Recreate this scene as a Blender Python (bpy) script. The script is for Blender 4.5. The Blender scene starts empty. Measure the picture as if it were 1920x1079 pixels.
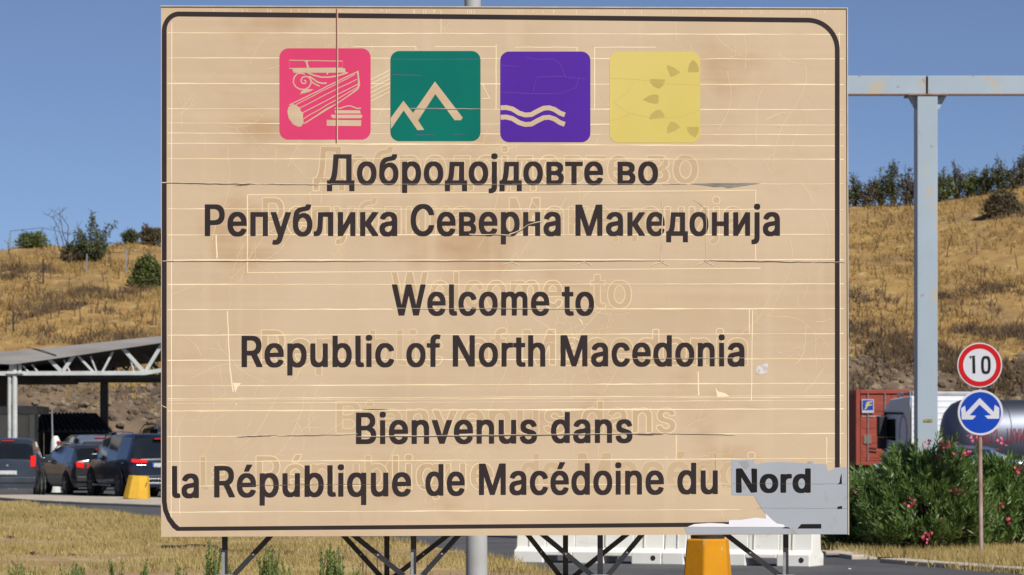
import bpy, bmesh, math, random
import numpy as np
from mathutils import Vector, Matrix
from mathutils.geometry import tessellate_polygon

random.seed(7)
rng = np.random.default_rng(11)
sc = bpy.context.scene
COL = sc.collection
R = math.radians

# ------------------------------------------------------------------ camera, sky, sun, exposure
FPX = 6420.0      # focal length in photo pixels (1920 wide)
HZ = 825.0        # horizon row
HC = 1.6          # camera height
cam = bpy.data.cameras.new('camera')
cam.sensor_width = 36
cam.lens = FPX / 1920 * 36
cam.shift_y = (HZ - 539.5) / 1920
cam.clip_start = 0.5
cam.clip_end = 6000
cam.dof.use_dof = True
cam.dof.focus_distance = 20.0
cam.dof.aperture_fstop = 11
cam_o = bpy.data.objects.new('camera', cam)
cam_o.location = (0, 0, HC)
cam_o.rotation_euler = (R(90), 0, 0)
COL.objects.link(cam_o)
sc.camera = cam_o

SUN = Vector((0.42, -0.60, 0.70)).normalized()
world = bpy.data.worlds.new('World')
sc.world = world
world.use_nodes = True
wn = world.node_tree
sky = wn.nodes.new('ShaderNodeTexSky')
sky.sky_type = 'NISHITA'
sky.sun_disc = False
sky.sun_elevation = math.asin(SUN.z)
sky.sun_rotation = math.atan2(SUN.x, SUN.y)
sky.altitude = 5000
sky.air_density = 1.0
sky.dust_density = 0.0
sky.ozone_density = 10.0
hs = wn.nodes.new('ShaderNodeHueSaturation')
hs.inputs['Saturation'].default_value = 0.82
wn.links.new(sky.outputs[0], hs.inputs['Color'])
wn.links.new(hs.outputs[0], wn.nodes['Background'].inputs[0])
wn.nodes['Background'].inputs[1].default_value = 0.061

sl = bpy.data.lights.new('sun', 'SUN')
sl.energy = 4.2
sl.angle = R(0.5)
sl.color = (1.0, 0.955, 0.88)
so = bpy.data.objects.new('sun', sl)
so.rotation_euler = SUN.to_track_quat('Z', 'Y').to_euler()
so.location = (20, -20, 40)
COL.objects.link(so)

sc.view_settings.view_transform = 'Standard'
sc.view_settings.look = 'None'
sc.view_settings.exposure = 0.3
sc.view_settings.gamma = 1
sc.cycles.max_bounces = 6
sc.cycles.use_denoising = True

# ------------------------------------------------------------------ helpers
def lin(c):
    return tuple((x / 12.92 if x <= 0.04045 else ((x + 0.055) / 1.055) ** 2.4) for x in c)

def W(px, py, Y):
    return Vector(((px - 960) / FPX * Y, Y, HC + (HZ - py) / FPX * Y))

def G(px, py):
    return W(px, py, HC * FPX / (py - HZ))

def tag(o, label=None, cat=None, group=None, kind=None):
    if label: o['label'] = label
    if cat: o['category'] = cat
    if group: o['group'] = group
    if kind: o['kind'] = kind
    return o

def empty(name, loc, rz=0, label=None, cat=None, group=None):
    o = bpy.data.objects.new(name, None)
    COL.objects.link(o)
    o.location = loc
    o.rotation_euler = (0, 0, rz)
    o.empty_display_size = 0.2
    return tag(o, label, cat, group)

def copy_tree(o, parent=None):
    c = o.copy()
    COL.objects.link(c)
    c.parent = parent
    for ch in list(o.children):
        copy_tree(ch, c)
    return c

MATS = {}
def mat(name, c1, c2=None, scale=4.0, rough=0.6, metal=0.0, bump=0.0, detail=5.0, stretch=(1, 1, 1), lo=0.35, hi=0.65, bscale=None, spec=0.5, coat=0.0):
    """principled with two tones mixed by object-space noise"""
    if name in MATS: return MATS[name]
    m = bpy.data.materials.new(name)
    m.use_nodes = True
    nt = m.node_tree
    p = nt.nodes['Principled BSDF']
    p.inputs['Roughness'].default_value = rough
    p.inputs['Metallic'].default_value = metal
    p.inputs['Specular IOR Level'].default_value = spec
    p.inputs['Coat Weight'].default_value = coat
    p.inputs['Coat Roughness'].default_value = 0.08
    p.inputs['Base Color'].default_value = (*c1, 1)
    tc = nt.nodes.new('ShaderNodeTexCoord')
    mp = nt.nodes.new('ShaderNodeMapping')
    mp.inputs['Scale'].default_value = stretch
    nt.links.new(tc.outputs['Object'], mp.inputs[0])
    if c2 is None:
        c2 = tuple(x * 0.82 for x in c1)
    n = nt.nodes.new('ShaderNodeTexNoise')
    n.inputs['Scale'].default_value = scale
    n.inputs['Detail'].default_value = detail
    nt.links.new(mp.outputs[0], n.inputs['Vector'])
    r = nt.nodes.new('ShaderNodeMapRange')
    r.inputs[1].default_value = lo
    r.inputs[2].default_value = hi
    nt.links.new(n.outputs['Fac'], r.inputs[0])
    mx = nt.nodes.new('ShaderNodeMix')
    mx.data_type = 'RGBA'
    mx.inputs[6].default_value = (*c1, 1)
    mx.inputs[7].default_value = (*c2, 1)
    nt.links.new(r.outputs[0], mx.inputs[0])
    nt.links.new(mx.outputs[2], p.inputs['Base Color'])
    if bump:
        n2 = nt.nodes.new('ShaderNodeTexNoise')
        n2.inputs['Scale'].default_value = bscale or scale * 3
        n2.inputs['Detail'].default_value = 6
        nt.links.new(mp.outputs[0], n2.inputs['Vector'])
        b = nt.nodes.new('ShaderNodeBump')
        b.inputs['Strength'].default_value = bump
        b.inputs['Distance'].default_value = 0.05
        nt.links.new(n2.outputs['Fac'], b.inputs['Height'])
        nt.links.new(b.outputs[0], p.inputs['Normal'])
    MATS[name] = m
    return m

def add_layer(m, col, scale, lo, hi, stretch=(1, 1, 1), detail=6):
    """one more noise-masked colour over a mat() material"""
    nt = m.node_tree
    p = nt.nodes['Principled BSDF']
    src = p.inputs['Base Color'].links[0].from_socket
    tc = nt.nodes.new('ShaderNodeTexCoord')
    mp = nt.nodes.new('ShaderNodeMapping')
    mp.inputs['Scale'].default_value = stretch
    mp.inputs['Location'].default_value = (3.7 * scale, 1.3, 2.2)
    nt.links.new(tc.outputs['Object'], mp.inputs[0])
    n = nt.nodes.new('ShaderNodeTexNoise')
    n.inputs['Scale'].default_value = scale
    n.inputs['Detail'].default_value = detail
    nt.links.new(mp.outputs[0], n.inputs['Vector'])
    r = nt.nodes.new('ShaderNodeMapRange')
    r.inputs[1].default_value = lo
    r.inputs[2].default_value = hi
    nt.links.new(n.outputs['Fac'], r.inputs[0])
    mx = nt.nodes.new('ShaderNodeMix')
    mx.data_type = 'RGBA'
    mx.inputs[7].default_value = (*col, 1)
    nt.links.new(src, mx.inputs[6])
    nt.links.new(r.outputs[0], mx.inputs[0])
    nt.links.new(mx.outputs[2], p.inputs['Base Color'])
    return m

class MB:
    def __init__(s): s.v = []; s.f = []
    def add(s, vs, fs):
        b = len(s.v)
        s.v += [tuple(v) for v in vs]
        s.f += [tuple(i + b for i in f) for f in fs]
        return s
    def box(s, c, d, rz=0.0, M=None):
        cx, cy, cz = c; hx, hy, hz = d[0] / 2, d[1] / 2, d[2] / 2
        vs = [Vector((x, y, z)) for z in (-hz, hz) for (x, y) in ((-hx, -hy), (hx, -hy), (hx, hy), (-hx, hy))]
        if rz:
            rot = Matrix.Rotation(rz, 3, 'Z'); vs = [rot @ v for v in vs]
        if M is not None: vs = [M @ v for v in vs]
        vs = [v + Vector(c) for v in vs]
        return s.add(vs, [(3, 2, 1, 0), (4, 5, 6, 7), (0, 1, 5, 4), (1, 2, 6, 5), (2, 3, 7, 6), (3, 0, 4, 7)])
    def bar(s, a, b, w, h=None, up=(0, 0, 1)):
        """rectangular bar from a to b"""
        a = Vector(a); b = Vector(b); h = h or w
        d = (b - a).normalized(); u = Vector(up)
        if abs(d.dot(u)) > 0.98: u = Vector((0, 1, 0))
        x = d.cross(u).normalized() * (w / 2); z = x.cross(d).normalized() * (h / 2)
        vs = [p + q for p in (a, b) for q in (-x - z, x - z, x + z, -x + z)]
        return s.add(vs, [(3, 2, 1, 0), (4, 5, 6, 7), (0, 1, 5, 4), (1, 2, 6, 5), (2, 3, 7, 6), (3, 0, 4, 7)])
    def tube(s, pts, rad, n=8, cap=True):
        pts = [Vector(p) for p in pts]
        if not hasattr(rad, '__len__'): rad = [rad] * len(pts)
        vs = []; fs = []
        prev = None
        for i, p in enumerate(pts):
            d = (pts[min(i + 1, len(pts) - 1)] - pts[max(i - 1, 0)]).normalized()
            u = prev if prev is not None else (Vector((0, 0, 1)) if abs(d.z) < 0.9 else Vector((1, 0, 0)))
            x = (u - d * u.dot(d)).normalized(); y = d.cross(x); prev = x
            vs += [p + (x * math.cos(t) + y * math.sin(t)) * rad[i] for t in (2 * math.pi * k / n for k in range(n))]
        for i in range(len(pts) - 1):
            for k in range(n):
                fs.append((i * n + k, i * n + (k + 1) % n, (i + 1) * n + (k + 1) % n, (i + 1) * n + k))
        if cap:
            fs.append(tuple(range(n - 1, -1, -1))); fs.append(tuple(len(vs) - n + k for k in range(n)))
        return s.add(vs, fs)
    def lathe(s, prof, n=24, axis='z', c=(0, 0, 0), M=None):
        """profile of (radius, height)"""
        vs = []; fs = []
        for r, z in prof:
            for k in range(n):
                t = 2 * math.pi * k / n
                a, b = r * math.cos(t), r * math.sin(t)
                v = Vector((a, b, z)) if axis == 'z' else (Vector((z, a, b)) if axis == 'x' else Vector((b, z, a)))
                if M is not None: v = M @ v
                vs.append(v + Vector(c))
        for i in range(len(prof) - 1):
            for k in range(n):
                fs.append((i * n + k, i * n + (k + 1) % n, (i + 1) * n + (k + 1) % n, (i + 1) * n + k))
        fs.append(tuple(range(n - 1, -1, -1))); fs.append(tuple(len(vs) - n + k for k in range(n)))
        return s.add(vs, fs)
    def prism(s, poly, z0, z1):
        """poly of (x,y) extruded in z"""
        n = len(poly)
        tris = tessellate_polygon([[Vector((x, y, 0)) for x, y in poly]])
        vs = [(x, y, z0) for x, y in poly] + [(x, y, z1) for x, y in poly]
        fs = [tuple(t) for t in tris] + [tuple(i + n for i in t) for t in tris]
        fs += [(i, (i + 1) % n, (i + 1) % n + n, i + n) for i in range(n)]
        return s.add(vs, fs)
    def build(s, name, m, parent=None, bevel=0.0, smooth=False, seg=2, sharp=35):
        me = bpy.data.meshes.new(name)
        me.from_pydata([tuple(v) for v in s.v], [], s.f)
        bm = bmesh.new(); bm.from_mesh(me)
        bmesh.ops.recalc_face_normals(bm, faces=bm.faces)
        bm.to_mesh(me); bm.free()
        me.materials.append(m)
        if smooth:
            me.shade_smooth()
            me.set_sharp_from_angle(angle=R(sharp))
        o = bpy.data.objects.new(name, me)
        COL.objects.link(o)
        o.parent = parent
        if bevel:
            b = o.modifiers.new('bevel', 'BEVEL'); b.width = bevel; b.segments = seg; b.limit_method = 'ANGLE'; b.angle_limit = R(40)
        return o

def flat_mesh(name, v, f, m, parent=None):
    """fast mesh from numpy arrays, faces all of one size"""
    v = np.asarray(v, np.float32); f = np.asarray(f, np.int32)
    me = bpy.data.meshes.new(name)
    me.vertices.add(len(v)); me.vertices.foreach_set('co', v.ravel())
    k = f.shape[1]
    me.loops.add(f.size); me.loops.foreach_set('vertex_index', f.ravel())
    me.polygons.add(len(f))
    me.polygons.foreach_set('loop_start', np.arange(0, f.size, k, dtype=np.int32))
    me.update(calc_edges=True)
    me.validate()
    me.materials.append(m)
    o = bpy.data.objects.new(name, me)
    COL.objects.link(o); o.parent = parent
    return o
GLYPHS = {
 '0': (941, ["394,-12 304,3 229,38 161,99 113,175 78,269 58,377 52,535 63,657 84,751 116,830 158,895 214,950 281,989 349,1007 424,1013 536,1008 611,988 683,945 744,881 785,809 815,722 835,593 838,449 828,341 807,247 775,168 733,103 691,60 634,22 566,-2 506,-12", "431,139 461,140 506,159 544,190 574,230 597,276 617,341 633,485 623,629 608,693 584,751 557,794 521,831 487,852 446,864 401,851 360,823 307,751 272,650 257,514 267,377 304,254 355,182 394,154"]),
 '1': (941, ["120,0 108,8 113,141 375,145 375,793 209,678 135,676 127,685 129,843 353,998 578,999 584,987 584,145 803,142 810,138 810,8 795,0"]),
 '2': (941, ["96,0 84,8 88,130 520,577 571,656 587,721 576,772 546,816 501,847 441,865 381,847 330,807 304,764 289,685 89,685 93,778 110,836 129,872 177,929 223,964 276,989 336,1006 411,1013 523,1010 591,996 658,965 703,932 739,893 779,814 791,714 776,620 737,541 664,447 375,152 396,147 801,146 807,138 807,8 793,0"]),
 '3': (941, ["371,-12 303,-4 236,15 176,43 125,82 87,125 64,168 49,218 44,283 63,289 251,287 273,226 303,186 356,154 416,137 453,139 503,154 541,175 571,204 598,254 604,305 586,362 547,413 502,442 453,458 393,466 273,468 266,478 267,600 496,852 101,854 95,859 96,996 768,999 774,989 774,873 516,593 603,574 665,549 727,506 771,456 798,400 814,326 812,240 797,182 772,132 737,89 694,53 643,24 583,2 528,-8"]),
 '4': (941, ["520,0 512,8 512,195 40,201 36,332 443,994 460,1000 640,1000 652,994 648,958 277,354 288,347 505,347 512,354 512,634 528,639 708,638 716,627 716,354 723,347 850,345 854,210 853,202 843,199 716,195 716,8 710,1"]),
 '5': (941, ["380,-12 312,-3 252,15 196,46 155,79 121,118 94,168 78,226 77,283 281,283 298,226 333,182 387,149 440,137 507,162 562,211 596,283 602,326 597,362 580,413 544,463 495,499 447,517 425,520 372,509 282,464 215,464 95,478 91,514 147,996 755,999 761,996 762,960 762,859 755,854 339,852 315,657 402,669 522,667 590,654 661,621 723,571 770,506 799,434 810,355 808,269 787,190 747,118 695,64 634,24 567,0 492,-12"]),
 '6': (941, ["395,-12 320,-2 245,27 187,67 137,125 104,190 86,262 83,355 97,434 124,506 180,607 455,996 665,999 674,996 671,960 438,636 545,630 612,615 680,583 735,535 777,470 800,398 806,305 796,218 775,161 740,106 703,67 650,30 607,10 545,-7", "421,139 447,134 477,142 542,182 582,239 601,312 590,377 563,427 507,477 447,498 395,483 342,447 307,398 288,326 298,262 323,211 364,168"]),
 '7': (941, ["160,0 149,8 150,37 578,850 85,855 80,994 100,1000 805,998 810,987 809,850 367,8 355,0"]),
 '8': (941, ["387,-12 275,6 192,42 118,103 75,175 60,269 64,334 75,377 125,461 162,495 205,521 152,571 116,629 98,701 99,787 118,852 144,895 185,938 237,973 297,997 357,1009 537,1009 616,989 687,951 744,895 779,830 792,744 781,650 748,585 685,528 685,521 755,470 809,391 828,319 827,226 812,168 783,118 740,71 680,32 620,8 560,-6", "411,139 447,134 477,139 550,168 597,213 619,276 604,341 567,389 507,426 447,442 387,429 333,398 290,349 270,290 278,240 311,190 350,161", "423,593 470,594 530,624 570,672 585,722 576,773 549,816 507,847 447,866 392,852 350,824 316,780 304,737 312,686 335,647 372,614"]),
 '9': (941, ["222,0 214,8 215,37 449,361 440,366 335,372 265,390 192,430 140,483 104,548 85,627 86,742 106,821 138,879 177,925 237,969 297,995 372,1011 477,1013 545,1007 612,988 669,958 717,918 759,865 789,800 803,735 806,649 797,584 776,519 693,368 432,2", "429,505 447,502 484,512 545,551 587,613 601,678 590,742 558,800 509,843 447,866 394,850 342,812 302,750 289,685 298,627 329,570 366,534"]),
 'A': (993, ["2,0 -10,8 -9,37 354,994 370,1000 580,998 946,51 952,8 940,0 737,2 635,267 310,268 302,263 205,1", "359,418 581,418 467,727"]),
 'B': (947, ["88,0 76,8 76,994 96,1000 553,998 647,980 720,944 755,915 789,872 809,829 822,771 823,685 810,627 766,562 713,526 771,489 807,454 838,408 855,361 863,303 860,224 848,174 819,116 778,73 734,44 628,9 516,0", "287,152 486,149 538,156 583,172 623,202 650,246 656,282 642,332 598,390 530,426 471,435 291,435", "287,584 298,579 456,579 501,587 543,606 586,642 611,685 617,728 601,778 562,821 508,845 448,852 287,850"]),
 'C': (1053, ["469,-12 364,4 275,38 192,96 124,174 72,276 46,377 37,492 46,621 69,715 109,802 169,881 252,948 334,987 424,1008 559,1013 649,1005 713,989 769,965 825,931 874,888 912,841 942,787 966,715 971,665 957,657 768,657 717,759 675,801 629,830 589,846 529,858 477,850 424,830 377,801 325,751 285,686 261,621 248,549 246,478 256,398 279,326 327,247 387,191 454,157 522,142 604,160 681,204 730,262 763,341 964,342 972,334 970,305 949,229 913,161 865,103 807,57 739,22 657,-3 574,-13"]),
 'D': (1038, ["88,0 76,8 76,994 96,1000 546,996 673,968 778,911 843,850 891,778 926,692 945,591 948,454 935,346 908,260 854,167 808,116 748,71 679,37 606,15 493,1", "287,152 448,151 516,163 566,181 615,210 656,246 684,282 713,339 734,411 742,490 737,570 721,642 693,706 656,757 604,800 548,829 456,850 287,850"]),
 'H': (1067, ["88,0 76,8 76,994 118,1000 268,1000 287,994 291,587 711,585 729,591 729,994 748,1000 936,998 936,1 741,0 729,8 726,436 298,437 287,433 287,8 276,0"]),
 'I': (641, ["31,0 19,8 21,145 190,152 190,850 31,852 19,857 19,994 39,1000 564,999 571,994 571,857 402,850 401,152 570,145 571,7 556,0"]),
 'J': (830, ["313,-12 238,-2 178,18 118,57 74,103 46,154 29,211 24,362 230,364 243,240 260,201 290,168 328,146 365,137 410,152 444,175 475,218 492,290 493,996 695,999 703,989 703,283 697,211 680,154 636,82 595,46 545,17 455,-8"]),
 'K': (968, ["88,0 76,8 76,994 118,1000 268,1000 287,994 291,596 673,996 921,997 923,965 918,958 533,562 921,40 921,2 695,1 381,414 287,318 283,1"]),
 'L': (823, ["88,0 76,8 76,994 96,1000 276,1000 287,994 287,987 287,152 748,146 752,8 747,1 733,0"]),
 'M': (1285, ["88,0 76,8 76,994 118,1000 321,1000 340,994 621,304 894,994 936,1000 1138,1000 1158,994 1158,15 1153,1 966,0 949,8 949,548 944,570 711,2 538,0 520,8 283,579 282,8 268,0"]),
 'N': (1079, ["88,0 76,8 76,994 118,1000 291,1000 310,994 741,343 742,994 763,1000 951,996 951,4 733,0 718,6 291,655 288,8 276,0"]),
 'O': (1099, ["469,-12 364,3 275,38 192,97 124,174 72,276 46,377 37,492 46,621 69,715 109,801 169,881 252,948 334,987 424,1008 552,1013 649,1004 739,978 829,926 894,866 948,787 980,715 1003,621 1011,492 1003,377 979,283 939,197 886,125 821,67 745,24 679,2 589,-12", "493,146 537,143 612,164 670,197 709,232 748,283 773,334 793,398 803,478 801,542 790,614 771,672 739,730 698,780 651,816 590,845 529,858 477,850 424,830 372,797 332,758 301,715 270,650 253,585 246,521 248,456 262,377 279,326 311,269 346,226 387,192 439,163"]),
 'R': (933, ["88,0 76,8 76,994 96,1000 553,997 651,978 733,937 792,879 831,803 845,728 844,627 827,555 797,498 750,447 677,404 677,397 882,37 883,8 868,0 657,1 449,368 298,373 287,368 287,8 276,0", "287,526 298,521 478,524 538,539 580,562 616,606 635,670 630,728 603,786 553,827 501,846 441,853 287,850"]),
 'S': (928, ["383,-16 300,-7 240,8 173,39 127,71 87,114 57,164 39,222 34,294 240,297 247,294 265,229 301,186 365,150 443,134 525,153 590,193 616,222 632,258 636,287 629,315 601,351 555,382 480,410 257,474 182,510 132,546 98,584 70,639 60,711 66,790 86,848 120,898 173,945 233,978 296,999 375,1011 503,1012 578,1003 683,967 763,906 792,870 816,819 828,769 830,718 810,713 630,714 621,718 599,783 570,815 510,849 443,864 372,848 315,815 278,765 269,733 272,711 297,668 353,629 428,600 653,535 708,510 765,471 812,416 835,366 844,301 839,215 820,157 788,107 744,63 698,33 633,6 563,-10"]),
 'T': (932, ["347,0 337,8 336,850 25,854 21,994 40,1000 857,998 857,854 547,850 547,8 535,0"]),
 'U': (1067, ["448,-15 328,5 268,29 219,57 141,132 96,216 81,277 76,331 76,993 88,1000 118,1000 268,1000 286,993 286,367 295,302 321,245 366,193 433,155 508,139 583,155 651,193 688,232 721,302 730,367 730,993 748,1000 936,998 941,986 940,331 933,259 913,194 879,137 846,97 799,57 734,21 621,-10"]),
 'W': (1399, ["272,0 262,8 -8,958 -9,994 32,1000 190,1000 203,994 377,348 385,352 560,994 580,1000 782,999 970,341 1144,994 1195,1000 1345,1000 1358,994 1356,958 1082,3 857,1 677,629 668,620 496,8 482,0"]),
 'Z': (912, ["49,0 40,8 40,123 562,850 42,854 37,994 79,1000 799,1000 822,994 819,872 301,152 822,147 827,138 827,8 822,1"]),
 'a': (816, ["262,-15 195,-5 141,14 90,47 54,86 31,129 19,186 19,266 31,316 75,376 112,402 157,422 247,444 435,469 482,481 499,503 491,546 457,594 428,611 390,622 345,614 300,593 269,568 232,517 160,517 45,550 39,561 41,589 73,647 112,689 169,726 225,748 307,763 412,765 487,759 555,741 611,712 644,683 675,640 696,582 704,503 704,6 690,0 517,0 502,6 495,19 450,-1 405,-12", "327,129 397,144 433,165 463,194 494,251 499,330 330,308 277,290 244,266 224,222 237,179 270,149"]),
 'b': (885, ["403,-15 328,-3 268,28 253,0 73,0 61,7 66,998 246,1000 265,993 268,724 321,751 388,764 516,764 598,746 658,716 720,662 759,605 787,540 806,446 807,309 786,209 745,122 688,57 606,7 523,-13", "406,137 433,131 478,144 514,165 543,194 586,273 602,367 592,461 558,540 499,597 433,620 366,597 313,548 280,482 264,389 272,302 298,229 321,194 351,166"]),
 'c': (828, ["352,-15 262,1 187,35 127,83 80,144 45,223 29,302 26,410 37,497 61,569 99,633 145,684 208,727 270,751 337,763 457,765 532,755 622,720 690,668 740,590 753,554 751,525 630,495 562,495 555,497 517,566 465,604 405,620 340,597 285,547 244,461 232,367 239,309 255,257 280,209 315,171 357,144 405,130 457,143 495,163 532,203 562,260 630,261 750,233 755,223 754,194 729,137 699,93 660,55 615,26 562,4 502,-11"]),
 'd': (885, ["330,-15 240,3 174,36 117,86 65,165 36,252 25,367 32,475 58,569 93,633 143,691 195,727 255,752 330,765 450,764 510,752 563,727 569,734 570,994 585,1000 765,999 773,986 773,7 757,0 585,0 573,7 570,30 525,4 480,-10", "375,137 405,131 435,139 474,158 507,187 533,223 552,266 570,360 560,461 527,540 479,590 442,610 405,620 336,597 282,547 249,482 232,396 239,309 267,230 315,170"]),
 'e': (844, ["360,-15 277,-2 210,22 138,72 89,129 49,209 31,281 25,389 36,489 60,566 103,640 151,691 205,727 270,752 330,763 442,765 510,758 577,738 637,705 686,662 722,612 750,550 765,489 771,324 240,319 235,309 251,252 281,201 315,169 358,144 412,130 454,137 500,158 526,180 561,237 570,239 637,238 750,212 758,209 759,180 742,135 708,86 667,49 622,22 517,-10", "237,461 560,461 537,525 507,569 458,605 405,621 347,605 296,569 262,525"]),
 'f': (549, ["125,0 116,8 116,613 -28,620 -29,750 -17,756 114,757 118,872 130,922 163,973 215,1012 268,1031 328,1040 440,1038 512,1023 519,1016 518,987 487,886 418,884 388,891 367,886 339,865 323,829 321,757 478,756 490,750 490,627 489,620 478,617 321,613 320,7 305,0"]),
 'h': (856, ["73,0 61,8 62,994 81,1000 253,1000 265,994 268,727 313,748 373,763 493,765 553,758 606,740 651,714 687,678 711,642 734,577 743,512 744,8 733,0 673,0 553,0 540,8 540,454 534,505 522,541 496,577 456,606 411,618 366,605 321,577 287,534 271,490 266,440 265,8 253,0"]),
 'i': (378, ["66,1 61,15 62,750 81,756 261,754 265,8 254,0", "126,836 78,850 46,886 40,951 57,994 89,1019 119,1027 209,1027 254,1012 273,994 289,958 289,908 276,874 231,841"]),
 'l': (422, ["223,-4 163,7 114,32 80,76 64,133 61,990 63,997 73,1000 253,1000 264,997 265,990 267,191 273,162 291,143 374,140 397,40 397,11 336,-3"]),
 'm': (1249, ["73,0 61,8 66,754 253,755 268,732 313,754 358,765 486,767 561,748 598,724 628,693 681,732 748,759 808,768 913,768 973,757 1025,735 1064,706 1095,670 1125,606 1136,534 1137,8 1132,1 943,0 933,8 930,519 916,562 899,584 868,606 823,621 778,607 748,586 722,555 705,512 701,8 696,1 508,0 497,8 494,526 478,565 455,591 419,613 388,620 343,603 310,577 283,541 269,498 265,8 253,0"]),
 'n': (856, ["73,0 61,8 62,750 81,756 253,755 268,727 313,748 366,762 501,765 591,746 658,707 692,670 718,627 741,534 741,2 553,0 540,8 540,454 534,505 522,541 496,577 456,606 411,618 366,605 321,577 287,534 271,490 266,440 265,8 253,0"]),
 'o': (867, ["352,-15 262,1 187,35 127,83 80,144 45,223 29,302 26,410 37,497 61,569 99,633 145,684 208,727 270,751 337,763 457,765 532,755 600,731 660,694 712,641 749,583 774,518 788,439 790,331 779,252 758,187 722,122 678,72 631,36 577,9 517,-8", "375,137 412,130 450,140 487,159 517,185 562,257 584,353 576,446 540,536 513,569 480,596 412,620 382,615 340,597 285,547 248,475 233,396 240,306 270,226 315,171"]),
 'p': (885, ["73,-269 61,-261 64,754 253,755 261,752 268,724 313,749 361,761 501,765 576,753 643,725 703,680 743,631 778,567 799,495 808,416 806,308 790,221 757,142 716,84 673,45 618,12 561,-7 486,-15 373,-12 321,0 268,28 261,-268", "413,135 433,131 478,144 508,161 542,192 585,272 603,372 590,466 559,538 502,595 433,620 364,595 311,545 278,473 264,387 276,286 307,214 353,164"]),
 'q': (885, ["577,-269 569,-261 569,20 562,25 510,-2 435,-15 322,-14 240,3 177,34 125,77 82,135 49,207 30,286 25,387 31,473 51,552 82,617 126,675 179,718 240,747 322,764 442,764 510,753 570,721 575,754 585,756 757,756 772,750 773,-261 757,-269", "382,135 405,131 450,144 512,192 551,264 570,365 562,452 528,538 502,571 471,595 405,620 337,598 280,545 248,480 232,387 241,300 272,221 322,164"]),
 'r': (560, ["73,0 61,8 62,750 81,756 246,756 261,750 268,736 351,764 516,763 520,613 463,608 411,613 358,598 307,562 275,512 265,454 265,8 253,0"]),
 's': (768, ["302,-15 184,7 106,50 71,86 47,125 29,180 30,216 152,241 220,240 247,187 272,160 316,137 362,128 415,142 454,165 480,201 479,230 460,258 430,277 205,336 150,360 109,389 78,425 58,468 50,525 56,597 73,640 106,684 145,715 205,744 317,765 430,764 493,756 572,724 625,681 671,605 678,583 677,551 565,524 490,524 460,575 437,597 407,616 370,625 318,612 284,590 262,561 259,533 276,504 310,481 542,419 595,396 632,370 662,337 686,288 693,230 687,158 669,115 644,79 610,48 565,21 460,-10"]),
 't': (497, ["275,-7 223,1 170,22 140,44 107,87 86,166 86,612 -17,617 -29,627 -29,749 -17,756 80,756 86,763 86,922 95,929 283,928 290,922 290,756 425,756 443,749 441,619 290,612 290,209 299,166 319,144 335,138 438,137 461,36 460,8 395,-6"]),
 'u': (856, ["306,-9 226,6 156,42 104,99 75,164 61,272 65,754 262,754 266,301 271,250 288,207 313,175 352,150 396,138 441,151 484,178 517,222 534,265 540,315 543,754 741,754 744,6 726,0 553,1 544,6 538,30 448,-4"]),
 'v': (816, ["289,0 274,15 -5,714 -8,750 12,756 192,756 207,751 379,293 387,295 557,750 574,756 769,753 772,721 484,2"]),
 'é': (844, ["360,-15 277,-2 210,22 138,72 89,129 49,209 31,281 25,389 36,489 60,566 103,640 151,691 205,727 270,752 330,763 442,765 510,758 577,738 637,705 686,662 722,612 750,550 765,489 771,324 240,319 235,309 251,252 281,201 315,169 358,144 412,130 454,137 500,158 526,180 561,237 570,239 637,238 750,212 758,209 759,180 742,135 708,86 667,49 622,22 517,-10", "307,813 308,849 402,1036 616,1036 615,1000 487,813", "237,461 560,461 537,525 507,569 458,605 405,621 347,605 296,569 262,525"]),
 'Д': (1169, ["32,-206 20,-198 21,140 32,147 104,148 114,155 162,220 198,313 233,493 278,997 985,997 986,155 992,147 1082,147 1098,140 1097,-199 1082,-206 895,-204 887,-1 235,0 226,-4 226,-198 221,-205", "361,148 776,148 775,852 482,853 476,846 431,392 400,252"]),
 'М': (1285, ["88,0 76,8 76,994 118,1000 321,1000 340,994 621,304 894,994 936,1000 1138,1000 1158,994 1158,15 1153,1 966,0 949,8 949,548 944,570 711,2 538,0 520,8 283,579 282,8 268,0"]),
 'Р': (924, ["88,0 76,8 76,994 96,1000 546,998 643,979 716,944 761,908 797,865 823,813 839,757 845,685 841,606 824,541 799,490 763,445 723,411 673,383 628,367 531,352 287,346 283,1", "287,505 291,498 486,502 540,519 589,555 623,613 635,678 619,750 585,800 538,832 478,849 287,850"]),
 'С': (1053, ["469,-12 364,4 275,38 192,96 124,174 72,276 46,377 37,492 46,621 69,715 109,802 169,881 252,948 334,987 424,1008 559,1013 649,1005 713,989 769,965 825,931 874,888 912,841 942,787 966,715 971,665 957,657 768,657 717,759 675,801 629,830 589,846 529,858 477,850 424,830 377,801 325,751 285,686 261,621 248,549 246,478 256,398 279,326 327,247 387,191 454,157 522,142 604,160 681,204 730,262 763,341 964,342 972,334 970,305 949,229 913,161 865,103 807,57 739,22 657,-3 574,-13"]),
 'а': (816, ["262,-15 195,-5 141,14 90,47 54,86 31,129 19,186 19,266 31,316 75,376 112,402 157,422 247,444 435,469 482,481 499,503 491,546 457,594 428,611 390,622 345,614 300,593 269,568 232,517 160,517 45,550 39,561 41,589 73,647 112,689 169,726 225,748 307,763 412,765 487,759 555,741 611,712 644,683 675,640 696,582 704,503 704,6 690,0 517,0 502,6 495,19 450,-1 405,-12", "327,129 397,144 433,165 463,194 494,251 499,330 330,308 277,290 244,266 224,222 237,179 270,149"]),
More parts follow.
